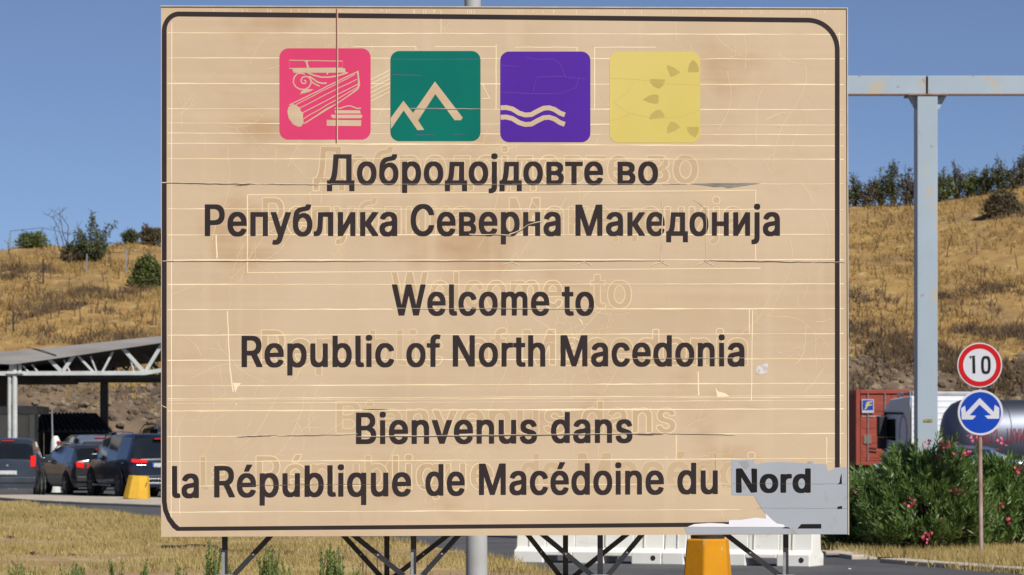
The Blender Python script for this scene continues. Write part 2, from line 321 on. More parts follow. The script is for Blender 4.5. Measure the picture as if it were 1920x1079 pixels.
 'б': (859, ["352,-15 255,4 165,51 100,115 51,201 28,302 26,453 38,597 65,705 90,760 129,813 169,849 225,880 322,909 502,935 529,957 536,993 547,1000 720,999 727,993 727,964 717,900 700,864 667,832 634,813 585,798 435,780 359,763 300,734 259,691 262,685 337,715 412,725 525,722 600,700 675,649 723,590 762,511 780,432 783,324 769,237 741,165 690,92 622,35 545,0 465,-14", "402,129 442,136 477,151 527,194 563,259 579,353 568,439 535,511 487,557 450,574 412,582 348,561 285,509 246,439 230,353 243,273 280,201 330,156"]),
 'в': (821, ["73,0 61,8 62,750 81,756 493,753 583,733 655,692 688,656 707,620 716,577 717,519 708,476 693,447 665,418 632,397 681,367 718,326 739,282 746,238 738,145 703,82 673,54 628,27 546,4", "259,152 268,146 373,145 475,152 504,167 529,195 538,224 532,253 508,290 463,314 261,318", "259,462 268,456 388,456 448,466 495,498 510,526 509,548 481,584 433,605 268,610 259,606"]),
 'д': (890, ["-4,-207 -16,-199 -16,140 -4,146 48,147 56,153 93,204 117,262 144,406 175,752 741,752 742,154 746,147 843,146 856,140 856,-199 851,-206 656,-204 653,-4 648,-1 198,0 188,-4 183,-206", "288,147 536,147 539,608 367,608 331,291 311,204"]),
 'е': (844, ["360,-15 277,-2 210,22 138,72 89,129 49,209 31,281 25,389 36,489 60,566 103,640 151,691 205,727 270,752 330,763 442,765 510,758 577,738 637,705 686,662 722,612 750,550 765,489 771,324 240,319 235,309 251,252 281,201 315,169 358,144 412,130 454,137 500,158 526,180 561,237 570,239 637,238 750,212 758,209 759,180 742,135 708,86 667,49 622,22 517,-10", "237,461 560,461 537,525 507,569 458,605 405,621 347,605 296,569 262,525"]),
 'и': (858, ["73,0 61,8 62,750 103,756 253,756 265,750 268,345 546,750 568,756 741,754 741,1 553,0 541,8 538,408 255,1"]),
 'к': (790, ["73,0 61,8 62,750 103,756 253,756 265,750 268,454 523,750 546,756 756,754 761,735 756,715 475,390 763,38 763,5 748,0 531,2 293,296 276,300 265,296 261,1"]),
 'л': (838, ["-17,0 -29,8 -26,145 35,149 65,163 89,195 105,246 119,361 140,753 703,756 725,750 726,8 720,1 523,4 521,606 343,609 334,606 312,246 290,147 263,87 223,41 170,13 103,1"]),
 'н': (854, ["73,0 61,8 62,750 103,756 253,756 265,750 267,462 531,461 537,469 538,751 718,756 741,750 741,8 736,1 553,0 538,5 537,310 276,314 265,310 261,1"]),
 'о': (867, ["352,-15 262,1 187,35 127,83 80,144 45,223 29,302 26,410 37,497 61,569 99,633 145,684 208,727 270,751 337,763 457,765 532,755 600,731 660,694 712,641 749,583 774,518 788,439 790,331 779,252 758,187 722,122 678,72 631,36 577,9 517,-8", "375,137 412,130 450,140 487,159 517,185 562,257 584,353 576,446 540,536 513,569 480,596 412,620 382,615 340,597 285,547 248,475 233,396 240,306 270,226 315,171"]),
 'п': (853, ["73,0 61,8 62,750 103,756 718,756 740,750 741,8 735,1 553,0 537,8 537,606 276,609 266,606 266,8 253,0"]),
 'р': (885, ["73,-269 61,-261 64,754 253,755 261,752 268,724 313,749 361,761 501,765 576,753 643,725 703,680 743,631 778,567 799,495 808,416 806,308 790,221 757,142 716,84 673,45 618,12 561,-7 486,-15 373,-12 321,0 268,28 261,-268", "413,135 433,131 478,144 508,161 542,192 585,272 603,372 590,466 559,538 502,595 433,620 364,595 311,545 278,473 264,387 276,286 307,214 353,164"]),
 'т': (689, ["230,0 218,8 218,606 208,612 -25,614 -29,750 -10,756 665,753 665,615 433,612 422,606 422,8 410,0"]),
 'у': (816, ["124,-273 53,-258 51,-230 79,-129 94,-121 177,-125 201,-114 238,-71 272,15 -5,713 -8,749 12,756 192,756 207,751 379,293 387,295 559,751 582,756 769,753 769,714 417,-158 372,-215 304,-258 237,-272"]),
 'ј': (378, ["-49,-269 -61,-261 -61,-132 -57,-124 -4,-121 26,-110 50,-81 60,-45 63,753 258,755 265,747 265,-45 255,-132 222,-196 191,-226 157,-247 78,-267", "101,840 63,862 40,905 41,963 67,1006 116,1027 206,1028 243,1017 273,993 288,963 289,912 277,876 258,856 206,836"]),
}
# ------------------------------------------------------------------ lettering (outlines in thousandths of the cap height)
def inside(p, L):
    x, y = p; c = False; n = len(L)
    for i in range(n):
        x0, y0 = L[i]; x1, y1 = L[(i + 1) % n]
        if (y0 > y) != (y1 > y) and x < x0 + (y - y0) * (x1 - x0) / (y1 - y0): c = not c
    return c

def word_contours(word):
    out = []; x = 0
    for ch in word:
        if ch == ' ': x += 0.36; continue
        a, loops = GLYPHS[ch]
        for l in loops:
            out.append([(float(q.split(',')[0]) / 1000 + x, float(q.split(',')[1]) / 1000) for q in l.split()])
        x += a / 1000
    return out

def fit_word(word, x0, x1, cap, base, slope=0.0):
    """contours in photo pixels: word stretched between x0 and x1, cap line and baseline given at x0"""
    C = word_contours(word)
    xs = [p[0] for l in C for p in l]; a, b = min(xs), max(xs)
    k = (x1 - x0) / (b - a)
    return [[(x0 + (p[0] - a) * k, base - p[1] * (base - cap) + slope * (p[0] - a) * k) for p in l] for l in C]

def group_contours(C):
    dep = [sum(1 for j, M_ in enumerate(C) if j != i and inside(l[0], M_)) for i, l in enumerate(C)]
    groups = []
    for i, l in enumerate(C):
        if dep[i] % 2 == 0:
            groups.append([l] + [h for j, h in enumerate(C) if dep[j] == dep[i] + 1 and inside(h[0], l)])
    return groups

def fill(mb, C, P):
    """fill contours; P maps a 2-D point to a 3-D point"""
    for g in group_contours(C):
        flat = [p for l in g for p in l]
        tris = tessellate_polygon([[Vector((p[0], p[1], 0)) for p in l] for l in g])
        mb.add([P(*p) for p in flat], tris)

def ribbon(mb, pts, w, P, closed=False):
    n = len(pts)
    if n < 2: return
    L = []; Rr = []
    for i, p in enumerate(pts):
        a = pts[i - 1] if (i > 0 or closed) else p
        b = pts[(i + 1) % n] if (i < n - 1 or closed) else p
        dx, dy = b[0] - a[0], b[1] - a[1]; d = math.hypot(dx, dy) or 1
        ww = w[i] if hasattr(w, '__len__') else w
        nx, ny = -dy / d * ww / 2, dx / d * ww / 2
        L.append(P(p[0] + nx, p[1] + ny)); Rr.append(P(p[0] - nx, p[1] - ny))
    m = n if closed else n - 1
    mb.add(L + Rr, [(i, (i + 1) % n, (i + 1) % n + n, i + n) for i in range(m)])

def rrect(x0, y0, x1, y1, r, n=10):
    rs = r if hasattr(r, '__len__') else [r] * 4      # order: TL, TR, BR, BL
    out = []
    for (cx, cy, a0, q) in ((x0 + rs[0], y0 + rs[0], 180, rs[0]), (x1 - rs[1], y0 + rs[1], 270, rs[1]), (x1 - rs[2], y1 - rs[2], 0, rs[2]), (x0 + rs[3], y1 - rs[3], 90, rs[3])):
        for k in range(n + 1):
            t = R(a0 + 90 * k / n)
            out.append((cx + q * math.cos(t), cy + q * math.sin(t)))
    return out

# ------------------------------------------------------------------ the welcome board
YB = 20.0
ayaw = R(2.6)
bn = Vector((math.sin(ayaw), -math.cos(ayaw), 0))
bu = Vector((math.cos(ayaw), math.sin(ayaw), 0))
bp0 = W(945, 825, YB)
bbase = Vector((bp0.x, bp0.y, 0))
def B(px, py, off=0.0):
    if off > 0: off *= 0.25
    d = Vector(((px - 960) / FPX, 1, (HZ - py) / FPX)); o = Vector((0, 0, HC))
    t = (bp0 + bn * off - o).dot(bn) / d.dot(bn)
    return o + d * t - bbase
def BP(off):
    return lambda x, y: B(x, y, off)

# weathered tan reflective sheeting
m_tan = mat('tan_sheeting', (0.555, 0.442, 0.315), (0.495, 0.382, 0.262), scale=1.1, rough=0.6, spec=0.12, detail=3, lo=0.3, hi=0.7, bump=.16, bscale=2.2)
add_layer(m_tan, (0.40, 0.255, 0.14), 1.35, 0.57, 0.80, (1.0, 1.0, 1.6), 4)
add_layer(m_tan, (0.60, 0.48, 0.34), 0.9, 0.55, 1.0, (9, 1, 0.6), 3)
add_layer(m_tan, (0.585, 0.46, 0.31), 0.8, 0.5, 0.95, (0.4, 1, 16), 3)
m_tan2 = mat('tan_faded_letter', (0.51, 0.39, 0.26), (0.465, 0.345, 0.22), scale=1.3, rough=0.6, spec=0.12, detail=3)
m_cream = mat('cream_crack', (0.85, 0.74, 0.53), (0.75, 0.61, 0.39), scale=2.5, rough=0.6, spec=0.12)
m_ghost = mat('cream_hairline', (0.71, 0.575, 0.375), (0.60, 0.475, 0.31), scale=2.0, rough=0.6, spec=0.12, lo=.4, hi=.6)
m_letter = mat('black_vinyl', (0.028, 0.021, 0.023), (0.034, 0.026, 0.028), scale=3, rough=0.6, spec=0.12)
m_black = mat('fresh_black_vinyl', (0.010, 0.010, 0.012), (0.016, 0.014, 0.016), scale=3, rough=0.6, spec=0.12)
m_grey = mat('grey_overlay', (0.35, 0.385, 0.44), (0.32, 0.355, 0.405), scale=2.2, rough=0.6, spec=0.12, detail=4)
add_layer(m_grey, (0.30, 0.31, 0.32), 9, 0.66, 0.74)
m_white = mat('white_overlay', (0.74, 0.76, 0.85), (0.68, 0.70, 0.79), scale=4, rough=0.6, spec=0.12)
m_pink = mat('pink_tile', (0.62, 0.052, 0.155), (0.58, 0.047, 0.14), scale=2.5, rough=0.6, spec=0.12)
m_green = mat('green_tile', (0.0, 0.150, 0.115), (0.0, 0.130, 0.107), scale=2.5, rough=0.6, spec=0.12)
m_purple = mat('purple_tile', (0.080, 0.022, 0.325), (0.072, 0.019, 0.295), scale=2.5, rough=0.6, spec=0.12)
m_yellow = mat('yellow_tile', (0.60, 0.50, 0.160), (0.57, 0.475, 0.135), scale=2.5, rough=0.6, spec=0.12)
m_olive = mat('olive_print', (0.455, 0.375, 0.115), (0.41, 0.335, 0.10), scale=6, rough=0.6, spec=0.12)
m_steel = mat('dark_steel', (0.030, 0.035, 0.045), (0.055, 0.052, 0.05), scale=14, rough=0.5, metal=0.5)
m_galv = mat('galvanised_steel', (0.40, 0.42, 0.44), (0.30, 0.31, 0.33), scale=18, rough=0.45, metal=0.6)
m_rust = mat('rust', (0.18, 0.07, 0.04), (0.26, 0.11, 0.06), scale=20, rough=0.8)
m_concrete = mat('concrete', (0.34, 0.325, 0.30), (0.25, 0.24, 0.225), scale=3, rough=0.9, bump=0.3)

sign = empty('welcome_sign', bbase, 0, 'huge tan welcome billboard with black lettering, four pictogram tiles and a torn grey corner', 'billboard')
TL, TR, BR, BL = (302, 13), (1586.5, 17), (1589, 1002), (302, 1007)
mb = MB()
q = [B(*TL), B(*TR), B(*BR), B(*BL)]; qb = [B(*p, -0.045) for p in (TL, TR, BR, BL)]
mb.add(q + qb, [(0, 3, 2, 1), (4, 5, 6, 7), (0, 1, 5, 4), (1, 2, 6, 5), (2, 3, 7, 6), (3, 0, 4, 7)])
mb.build('panel', m_tan, sign)
# pale folded rim along the top and right edges
mb = MB()
for (a, b) in (((301, 12.6), (1587, 16.4)), ((1587.6, 15.5), (1590, 1003))):
    mb.bar(B(*a, -0.02), B(*b, -0.02), 0.006, 0.054, up=bn)
mb.build('edge_trim', mat('aluminium_edge', (0.62, 0.58, 0.50), (0.5, 0.46, 0.4), scale=9, rough=0.4, metal=0.3), sign)

def print_y(x, yl, yr):           # rows run from yl at the left edge to yr at the right
    return yl + (yr - yl) * (x - 302) / 1285

# ghost of the older, larger lettering
GHOST = [('Добродојдовте', 587, 1180, 275, 344, 0), ('во', 1213, 1309, 275, 344, 0),
         ('Република', 492, 882, 371, 440, 0), ('Македонија', 955, 1392, 371, 440, 0),
         ('Welcome', 734, 1055, 510, 578, 0), ('to', 1107, 1184, 510, 578, 0),
         ('Republic', 490, 830, 619, 686, 0), ('of', 875, 950, 618, 686, 0), ('Macedonia', 980, 1402, 618, 685, 0),
         ('Bienvenus', 630, 1060, 753, 813, 0), ('dans', 1090, 1267, 751, 812, 0),
         ('la', 375, 432, 856, 921, 0), ('République', 480, 925, 855, 920, -.004), ('de', 975, 1052, 851, 918, 0), ('Macédoi', 1083, 1416, 850, 916, 0)]
gf = MB(); gl = MB(); k = 0
for (wd, x0, x1, cap, base, sl_) in GHOST:
    C = fit_word(wd, x0, x1, cap, base, sl_)
    k += 1
    gf = MB(); gl = MB()
    fill(gf, [l for l in C], BP(0.0006 + 0.00001 * k))
    for l in C:
        k += 1
        ribbon(gl, l, 2.1, BP(0.0012 + 0.000006 * k), True)
    gl.build('lettering_outline', m_ghost, gf.build('faded_lettering', m_tan2, sign))

# seams between the sheeting strips, and hairline cracks
SEAM = [(62, 65, 2.2), (109, 111, 1.8), (157, 159, 2.0), (204.5, 206, 2.2), (231, 235, 1.6), (250, 253, 1.6), (269, 274, 2.6), (298, 299, 1.8), (392, 393, 1.6),
        (441, 440, 2.2), (488, 487, 2.6), (534, 532.5, 2.0), (581, 579, 2.4), (629, 626, 2.0), (676, 673, 1.8), (724, 719, 2.4), (748, 742, 1.6), (751, 745, 1.2), (757, 751, 1.2),
        (771, 767, 3.0), (819, 813, 1.8), (866, 860, 2.0), (912, 907, 1.3), (961, 955, 2.2), (346, 345, 1.4)]
sm = MB()
for i, (yl, yr, w) in enumerate(SEAM):
    xs = list(np.linspace(314, 1582, 60))
    if i == len(SEAM) - 2: xs = [x for x in xs if x < 1400]
    if i == 16: xs = [x for x in xs]
    ribbon(sm, [(x, print_y(x, yl, yr) + random.uniform(-.35, .35)) for x in xs], [w * (.88 + .28 * math.sin(x * .011 + i * 2.1) + .15 * math.sin(x * .037 + i)) * random.uniform(.6, 1.1) for x in xs], BP(0.0022 + i * 0.00001))
for i, (a, b, w) in enumerate([((322, 42), (321, 975), 1.6), ((337, 820), (337, 965), 1.3), ((1574, 60), (1576, 870), 1.4), ((464, 366), (464, 512), 1.8), ((464, 366), (1417, 357), 1.5), ((1417, 357), (1417, 488), 1.6),
        ((464, 512), (1426, 503), 1.6), ((426, 584), (431, 690), 2.0), ((431, 690), (437, 735), 2.6), ((1405, 580), (1405, 626), 1.5), ((1411, 582), (1409, 752), 1.6), ((405, 440), (407, 485), 2.4), ((443, 757), (443, 760), 2),
        ((662, 88), (780, 88), 1.5), ((780, 88), (780, 95), 1.5), ((815, 88), (930, 88), 1.5), ((930, 84), (930, 205), 1.6), ((966, 89), (1082, 89), 1.5), ((1082, 89), (1082, 97), 1.5), ((1115, 89), (1230, 89), 1.5), ((1115, 89), (1115, 205), 1.6),
        ((1268, 816), (1268, 862), 1.8), ((1550, 820), (1550, 870), 1.6), ((1549, 866), (1560, 866), 1.2), ((904, 158), (918, 185), 1.3), ((904, 185), (918, 185), 1.3), ((1309, 697), (1310, 742), 2.4), ((827, 20), (827, 62), 1.2)]):
    n = 8
    ribbon(sm, [(a[0] + (b[0] - a[0]) * j / n + random.uniform(-.3, .3), a[1] + (b[1] - a[1]) * j / n + random.uniform(-.3, .3)) for j in range(n + 1)], w, BP(0.0026 + i * 0.00001))
for i in range(6):                     # diagonal strokes of the older column picture between the first two tiles
    ribbon(sm, [(695, 150 + i * 8), (731, 132 + i * 8)], 1.2, BP(0.0030 + i * 0.00001))
fill(sm, [[(437, 718), (452, 719), (445, 727), (441, 738)]], BP(0.0032))
fill(sm, [[(1341, 726), (1346, 734), (1360, 738), (1368, 744), (1345, 745)]], BP(0.0032))
fill(sm, [[(1083, 594), (1091, 602), (1095, 612), (1088, 603)]], BP(0.0032))
for i in range(60):                    # short ticks along the top edge strip
    x = random.uniform(330, 1560)
    ribbon(sm, [(x, 17 + (x - 302) * .003), (x, 17 + random.uniform(3, 9) + (x - 302) * .003)], 0.9, BP(0.0033 + i * 0.000005))
sm.build('sheeting_seam', m_cream, sign)
ck = MB()
i = 0
starts = [(random.uniform(325, 1550), random.uniform(40, 960), random.choice([0, 90, 90, 180, 270]) + random.uniform(-40, 40), 0) for _ in range(120)]
while starts and i < 420:
    x, y, a, gen = starts.pop(0); turn = random.uniform(-4, 4); pts = []; i += 1
    for j in range(random.randint(10, 44) if gen == 0 else random.randint(4, 16)):
        pts.append((x, y)); a += turn + random.uniform(-10, 10); turn *= 0.97
        x += 5.0 * math.cos(R(a)); y += 5.0 * math.sin(R(a))
        if not (318 < x < 1560 and 38 < y < 975): break
        if x > 1360 and y > 855: break
        if gen < 2 and random.random() < .085: starts.append((x, y, a + random.choice([-1, 1]) * random.uniform(35, 85), gen + 1))
    w0_ = random.uniform(0.75, 1.45) * (1, .8, .65)[gen]
    ribbon(ck, pts, [w0_ * random.uniform(.7, 1.1) * (1 - .5 * k_ / max(1, len(pts))) for k_ in range(len(pts))], BP(0.0016 + i * 0.0000014))
ck.build('hairline_crack', m_ghost, sign)

# black border line with rounded corners
out = rrect(0, 0, 1, 1, 0)
def border_pts(ins):
    pts = []
    Rs = {'tl': 30, 'tr': 62, 'bl': 40}
    xl, xr = 303.5 + ins, 1574.5 - ins
    yt = lambda x: 22 + (x - 303) * .0092 + ins
    yb = lambda x: 996 - (x - 303) * .0078 - ins
    r = 32 - ins
    for k in range(11):
        t = R(180 + 9 * k); pts.append((xl + r + r * math.cos(t), yt(xl) + r * 1.15 + r * 1.15 * math.sin(t)))
    r = 60 - ins
    for k in range(13):
        t = R(270 + 7.5 * k); pts.append((xr - r + r * math.cos(t), yt(xr) + r + r * math.sin(t)))
    return pts, xl, xr, yb, r
po, xlo, xro, ybo, _ = border_pts(0)
pi_, xli, xri, ybi, _ = border_pts(9.0)
mb = MB()
ring_o = [(xlo, 940), *po, (xro, 878)]; ring_i = [(xli, 940), *pi_, (xri, 878)]
V_ = [B(*p, 0.004) for p in ring_o + ring_i]; n = len(ring_o)
mb.add(V_, [(i, i + 1, i + 1 + n, i + n) for i in range(n - 1)])
lo_o = [(xlo, 940), (xlo + 2.5, 958), (xlo + 10, 976), (xlo + 20, 990), (xlo + 28, ybo(331)), (700, ybo(700)), (1290, ybo(1290)), (1330, 984)]
lo_i = [(xli, 940), (xli + 2, 955), (xli + 8, 970), (xli + 17, 982), (xli + 24, ybo(331) - 7.5), (700, ybo(700) - 7.5), (1290, ybo(1290) - 7.8), (1367, ybo(1367) - 8.5)]
lo_o[-1] = (1367, ybo(1367) - 1)
V_ = [B(*p, 0.004) for p in lo_o + lo_i]; n = len(lo_o)
mb.add(V_, [(i, i + 1, i + 1 + n, i + n) for i in range(n - 1)])
mb.build('border_line', m_letter, sign)

# lettering
WORDS = [('Добродојдовте', 613, 1131, 289.5, 347, 0), ('во', 1158, 1234, 289.5, 347, 0),
         ('Република', 384, 745, 383.5, 443, 0), ('Северна', 770, 1051.5, 383.5, 442.7, 0), ('Македонија', 1079, 1462.5, 384, 442.5, 0),
         ('Welcome', 735, 1030, 533.5, 592, 0), ('to', 1053.5, 1114, 533.5, 592, 0),
         ('Republic', 453, 739, 630, 688.7, -.001), ('of', 762, 826, 629.7, 688.2, 0), ('North', 849, 1022.5, 629, 687.7, 0), ('Macedonia', 1051, 1396, 629, 687.3, 0),
         ('Bienvenus', 667.5, 1007, 774, 833, -.003), ('dans', 1033, 1186, 773, 831, -.002),
         ('la', 322.5, 373, 874, 934, 0), ('République', 401.5, 771, 874, 933, -.006), ('de', 797.5, 871.5, 870.5, 929.7, 0), ('Macédoine', 898, 1245, 869.5, 928.5, -.003), ('du', 1270, 1346, 868, 926.8, 0)]
for (wd, x0, x1, cap, base, sl_) in WORDS:
    mb = MB(); fill(mb, fit_word(wd, x0, x1, cap, base, sl_), BP(0.0045))
    o = mb.build('lettering', m_letter, sign)
    o['label'] = 'black word "%s"' % wd

# pictogram tiles
TILES = [(524, 91, 695, 262, m_pink, 'pink tile with toppled stone column'), (732, 96, 901, 265, m_green, 'green tile with mountain peaks'),
         (938, 97, 1107, 267, m_purple, 'purple tile with water waves'), (1143, 97, 1313, 268, m_yellow, 'yellow tile with olive petal marks')]
tiles = []
for (x0, y0, x1, y1, m, lb) in TILES:
    mb = MB(); fill(mb, [rrect(x0, y0, x1, y1, 17)], BP(0.0040))
    o = mb.build('pictogram_tile', m, sign); o['label'] = lb; tiles.append(o)
# pink: toppled column, capital and base; points measured on a 5.833x enlargement with origin (520,85)
Z = lambda L, s=5.833, ox=520, oy=85: [(ox + x / s, oy + y / s) for x, y in L]
mb = MB(); off = [0.0046]
def nxt():
    off[0] += 0.00003; return BP(off[0])
def rb(L, w, closed=False): ribbon(mb, Z(L), w, nxt(), closed)
rb([(130, 165), (715, 175), (712, 250), (130, 255)], 1.5, True)
fill(mb, [Z([(290, 168), (345, 172), (330, 190), (350, 250), (325, 250), (312, 190)])], nxt())
fill(mb, [Z([(160, 257), (345, 250), (740, 254), (748, 300), (560, 302), (545, 328), (535, 302), (180, 302)])], nxt())
rb([(330, 300), (400, 330), (480, 350), (570, 350), (660, 335), (770, 300)], 2.6)
rb([(215, 312), (180, 360), (175, 410), (200, 455), (245, 482), (300, 485), (345, 460), (368, 420), (370, 385), (345, 352), (310, 342), (275, 352), (258, 385), (268, 412), (290, 422), (312, 412), (310, 390), (292, 384)], 2.4)
rb([(215, 312), (260, 306), (300, 320)], 2.0)
rb([(345, 340), (400, 375), (440, 405), (490, 418), (540, 415)], 2.8)
rb([(360, 385), (400, 420), (462, 450)], 2.4)
fill(mb, [Z([(265, 500), (330, 480), (400, 485), (350, 510), (300, 525), (262, 530), (250, 552), (256, 525)])], nxt())
fill(mb, [Z([(165, 645), (205, 655), (250, 690), (255, 720), (282, 745), (280, 800), (290, 850), (260, 890), (225, 892), (170, 865), (125, 800), (110, 730), (120, 680)])], nxt())
for (a, b, w) in (((130, 655), (885, 285), 1.9), ((200, 650), (850, 320), 1.5), ((240, 690), (870, 370), 1.5), ((270, 745), (880, 425), 1.6), ((280, 810), (885, 455), 1.6)):
    n = 7
    rb([(a[0] + (b[0] - a[0]) * j / n + random.uniform(-3, 3), a[1] + (b[1] - a[1]) * j / n + random.uniform(-3, 3)) for j in range(n + 1)], w)
fill(mb, [Z([(285, 855), (420, 770), (520, 700), (640, 640), (760, 560), (850, 490), (890, 465), (880, 490), (800, 545), (690, 620), (560, 700), (430, 780), (300, 862)])], nxt())
fill(mb, [Z([(868, 285), (888, 280), (895, 350), (905, 430), (890, 480), (872, 475), (882, 420), (878, 350)])], nxt())
fill(mb, [Z([(540, 818), (918, 822), (915, 885), (540, 882)])], nxt())
fill(mb, [Z([(585, 762), (920, 760), (932, 780), (915, 800), (612, 800), (590, 785)])], nxt())
fill(mb, [Z([(628, 712), (905, 714), (912, 748), (632, 748)])], nxt())
rb([(628, 692), (690, 690), (740, 672), (790, 662), (840, 680), (870, 692), (915, 690)], 2.0)
mb.build('column_emblem', m_tan, tiles[0])
# green: two zigzag peaks, enlargement 4.571x, origin (500,70)
Z2 = lambda L: Z(L, 4.571, 500, 70)
mb = MB()
fill(mb, [Z2([(1062, 695), (1172, 545), (1255, 650), (1442, 380), (1680, 690), (1665, 712), (1610, 712), (1445, 488), (1298, 714), (1350, 795), (1292, 797), (1174, 628), (1066, 785)])], BP(0.0046))
mb.build('mountain_emblem', m_tan, tiles[1])
# purple: two wave bands, enlargement 4.364x, origin (900,70)
mb = MB()
for dy in (0, 78):
    ctr = [(168, 578 + dy), (215, 576 + dy), (265, 588 + dy), (320, 622 + dy), (370, 637 + dy), (420, 634 + dy), (470, 606 + dy), (520, 582 + dy), (565, 578 + dy), (610, 592 + dy), (655, 622 + dy), (694, 636 + dy)]
    ribbon(mb, Z(ctr, 4.364, 900, 70), 9.0, BP(0.0046 + dy * 1e-6))
mb.build('wave_emblem', m_tan, tiles[2])
# yellow: eight petal marks in an arc
PET = [[(1530, 228), (1590, 250), (1640, 288), (1605, 312), (1560, 326), (1532, 262)], [(1745, 185), (1775, 215), (1790, 250), (1790, 286), (1700, 288), (1706, 240), (1722, 205)],
       [(1388, 343), (1516, 346), (1500, 395), (1465, 424), (1420, 405), (1395, 375)], [(1330, 512), (1390, 475), (1440, 468), (1462, 480), (1462, 535), (1440, 548), (1380, 535)],
       [(1382, 674), (1400, 630), (1440, 598), (1470, 593), (1500, 620), (1512, 656), (1450, 668)], [(1560, 690), (1600, 700), (1640, 736), (1600, 765), (1532, 790), (1530, 740)],
       [(1692, 735), (1790, 735), (1788, 780), (1762, 822), (1715, 795), (1698, 770)]]
for i, p in enumerate(PET):
    mb = MB(); fill(mb, [Z(p, 4.364, 900, 70)], BP(0.0046 + i * 0.00002)); mb.build('petal', m_olive, tiles[3])
# fine light scratches across the tiles
mb = MB()
for i, L in enumerate([[(735, 111), (780, 112), (901, 111)], [(735, 140), (790, 142)], [(774, 205), (800, 203), (850, 206), (900, 205)], [(985, 108), (1010, 112), (1040, 111)], [(1040, 113), (1052, 122), (1060, 145), (1098, 148)],
        [(938, 173), (1000, 176), (1050, 176), (1080, 165), (1085, 147)], [(1000, 172), (1006, 145), (1060, 143)], [(940, 123), (972, 125)], [(780, 253), (815, 253)], [(850, 252), (872, 252)]]):
    ribbon(mb, L, 0.8, BP(0.0049 + i * 0.00001))
mb.build('scratch', mat('pale_scratch', (0.125, 0.085, 0.32), (0.09, 0.06, 0.27), scale=6, spec=.1), sign)
mb = MB()
for i, L in enumerate([[(1145, 147), (1200, 150), (1260, 158), (1312, 160)], [(1190, 152), (1175, 175), (1150, 193)], [(1150, 193), (1180, 213), (1225, 222), (1270, 221), (1312, 207)], [(1145, 226), (1160, 224), (1180, 215)]]):
    ribbon(mb, L, 0.9, BP(0.0049 + i * 0.00001))
mb.build('scratch', mat('faint_olive', (0.53, 0.44, 0.14), (0.50, 0.41, 0.13), scale=6, spec=.1), sign)

# torn grey overlay with the last word on it
mb = MB()
ZG = lambda L: Z(L, 4.712, 1270, 850)
fill(mb, [ZG([(475, 58), (675, 55), (690, 108), (740, 86), (900, 78), (1030, 84), (1150, 92), (1200, 95), (1312, 97), (1322, 128), (1328, 160), (1370, 148), (1395, 128), (1440, 126), (1505, 128), (1506, 717), (82, 715), (64, 658),
              (955, 657), (950, 640), (880, 622), (820, 575), (780, 532), (745, 490), (705, 425), (672, 372), (480, 370)])], BP(0.0050))
mb.build('grey_overlay', m_grey, sign)
mb = MB()
fill(mb, [ZG([(88, 651), (150, 627), (290, 617), (400, 622), (455, 630), (458, 592), (560, 590), (690, 571), (782, 579), (780, 532), (830, 583), (880, 622), (940, 632), (955, 653)])], BP(0.0054))
mb.build('white_overlay', m_white, sign)
for i, L in enumerate([[(1060, 667), (1095, 627), (1272, 626), (1272, 667)], [(925, 664), (950, 653), (985, 655), (998, 667)], [(1452, 176), (1454, 272), (1412, 275), (1432, 262), (1440, 210)], [(1414, 474), (1455, 466), (1456, 494), (1413, 495)]]):
    mb = MB(); fill(mb, [ZG(L)], BP(0.0056 + i * 0.00002)); mb.build('border_line', m_black, sign)
mb = MB(); NC = fit_word('Nord', 1380.8, 1519.2, 879.5, 923.5, 0)
fill(mb, NC, BP(0.0060))
nl_ = mb.build('lettering', m_black, sign); nl_['label'] = 'word "Nord" on the grey overlay'
mb = MB()
for i, l in enumerate(NC): ribbon(mb, l, 2.0, BP(0.0061 + i * .00002), True)
mb.build('letter_edge', m_black, nl_)
mb = MB()
for i, L in enumerate([[(540, 75), (620, 68), (640, 110), (600, 150), (570, 120)], [(1150, 75), (1200, 75), (1198, 95), (1155, 95)], [(560, 285), (612, 290), (605, 335), (565, 320)], [(1300, 345), (1315, 340), (1318, 375), (1308, 380)]]):
    mb = MB(); fill(mb, [ZG(L)], BP(0.0053 + i * 0.00002)); mb.build('stain', mat('grey_stain', (0.25, 0.26, 0.26), (0.32, 0.34, 0.365), scale=12), sign)

# open seams: dark gaps with pale lips where the sheeting has torn; crease shadows drawn likewise
k = 0
m_gap = mat('gap_or_crease_shade', (0.06, 0.045, 0.035), (0.13, 0.095, 0.07), scale=20)
m_lip = mat('pale_lip', (0.74, 0.64, 0.48), (0.62, 0.52, 0.37), scale=10)
def gap(pts, w, wid_pale=0.0, dy=-1.6):
    global k
    k += 1
    n = len(pts); dk = MB(); pl = MB()
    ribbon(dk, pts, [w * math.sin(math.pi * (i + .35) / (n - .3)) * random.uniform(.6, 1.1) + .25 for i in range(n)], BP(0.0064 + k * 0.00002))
    if wid_pale: ribbon(pl, [(x, y + dy) for x, y in pts], [wid_pale * random.uniform(.3, 1) for _ in pts], BP(0.0072 + k * 0.00002))
    t_ = dk.build('torn_seam_or_crease_shade', m_gap, sign)
    if pl.v: pl.build('torn_lip', m_lip, t_)
def hline(x0, x1, y0, y1, n=14, j=.5): return [(x0 + (x1 - x0) * i / n, y0 + (y1 - y0) * i / n + random.uniform(-j, j)) for i in range(n + 1)]
gap(hline(304, 480, 344, 346), 2.2, 1.6)
gap(hline(440, 470, 349, 346, 6), 1.2)
gap(hline(480, 620, 346, 347), .7, 1.2)
gap(hline(620, 960, 346.3, 347.2), .45, .45)
gap(hline(960, 1240, 346.8, 346), .45, .45)
gap(hline(1240, 1290, 346.2, 345.8), .7, .8)
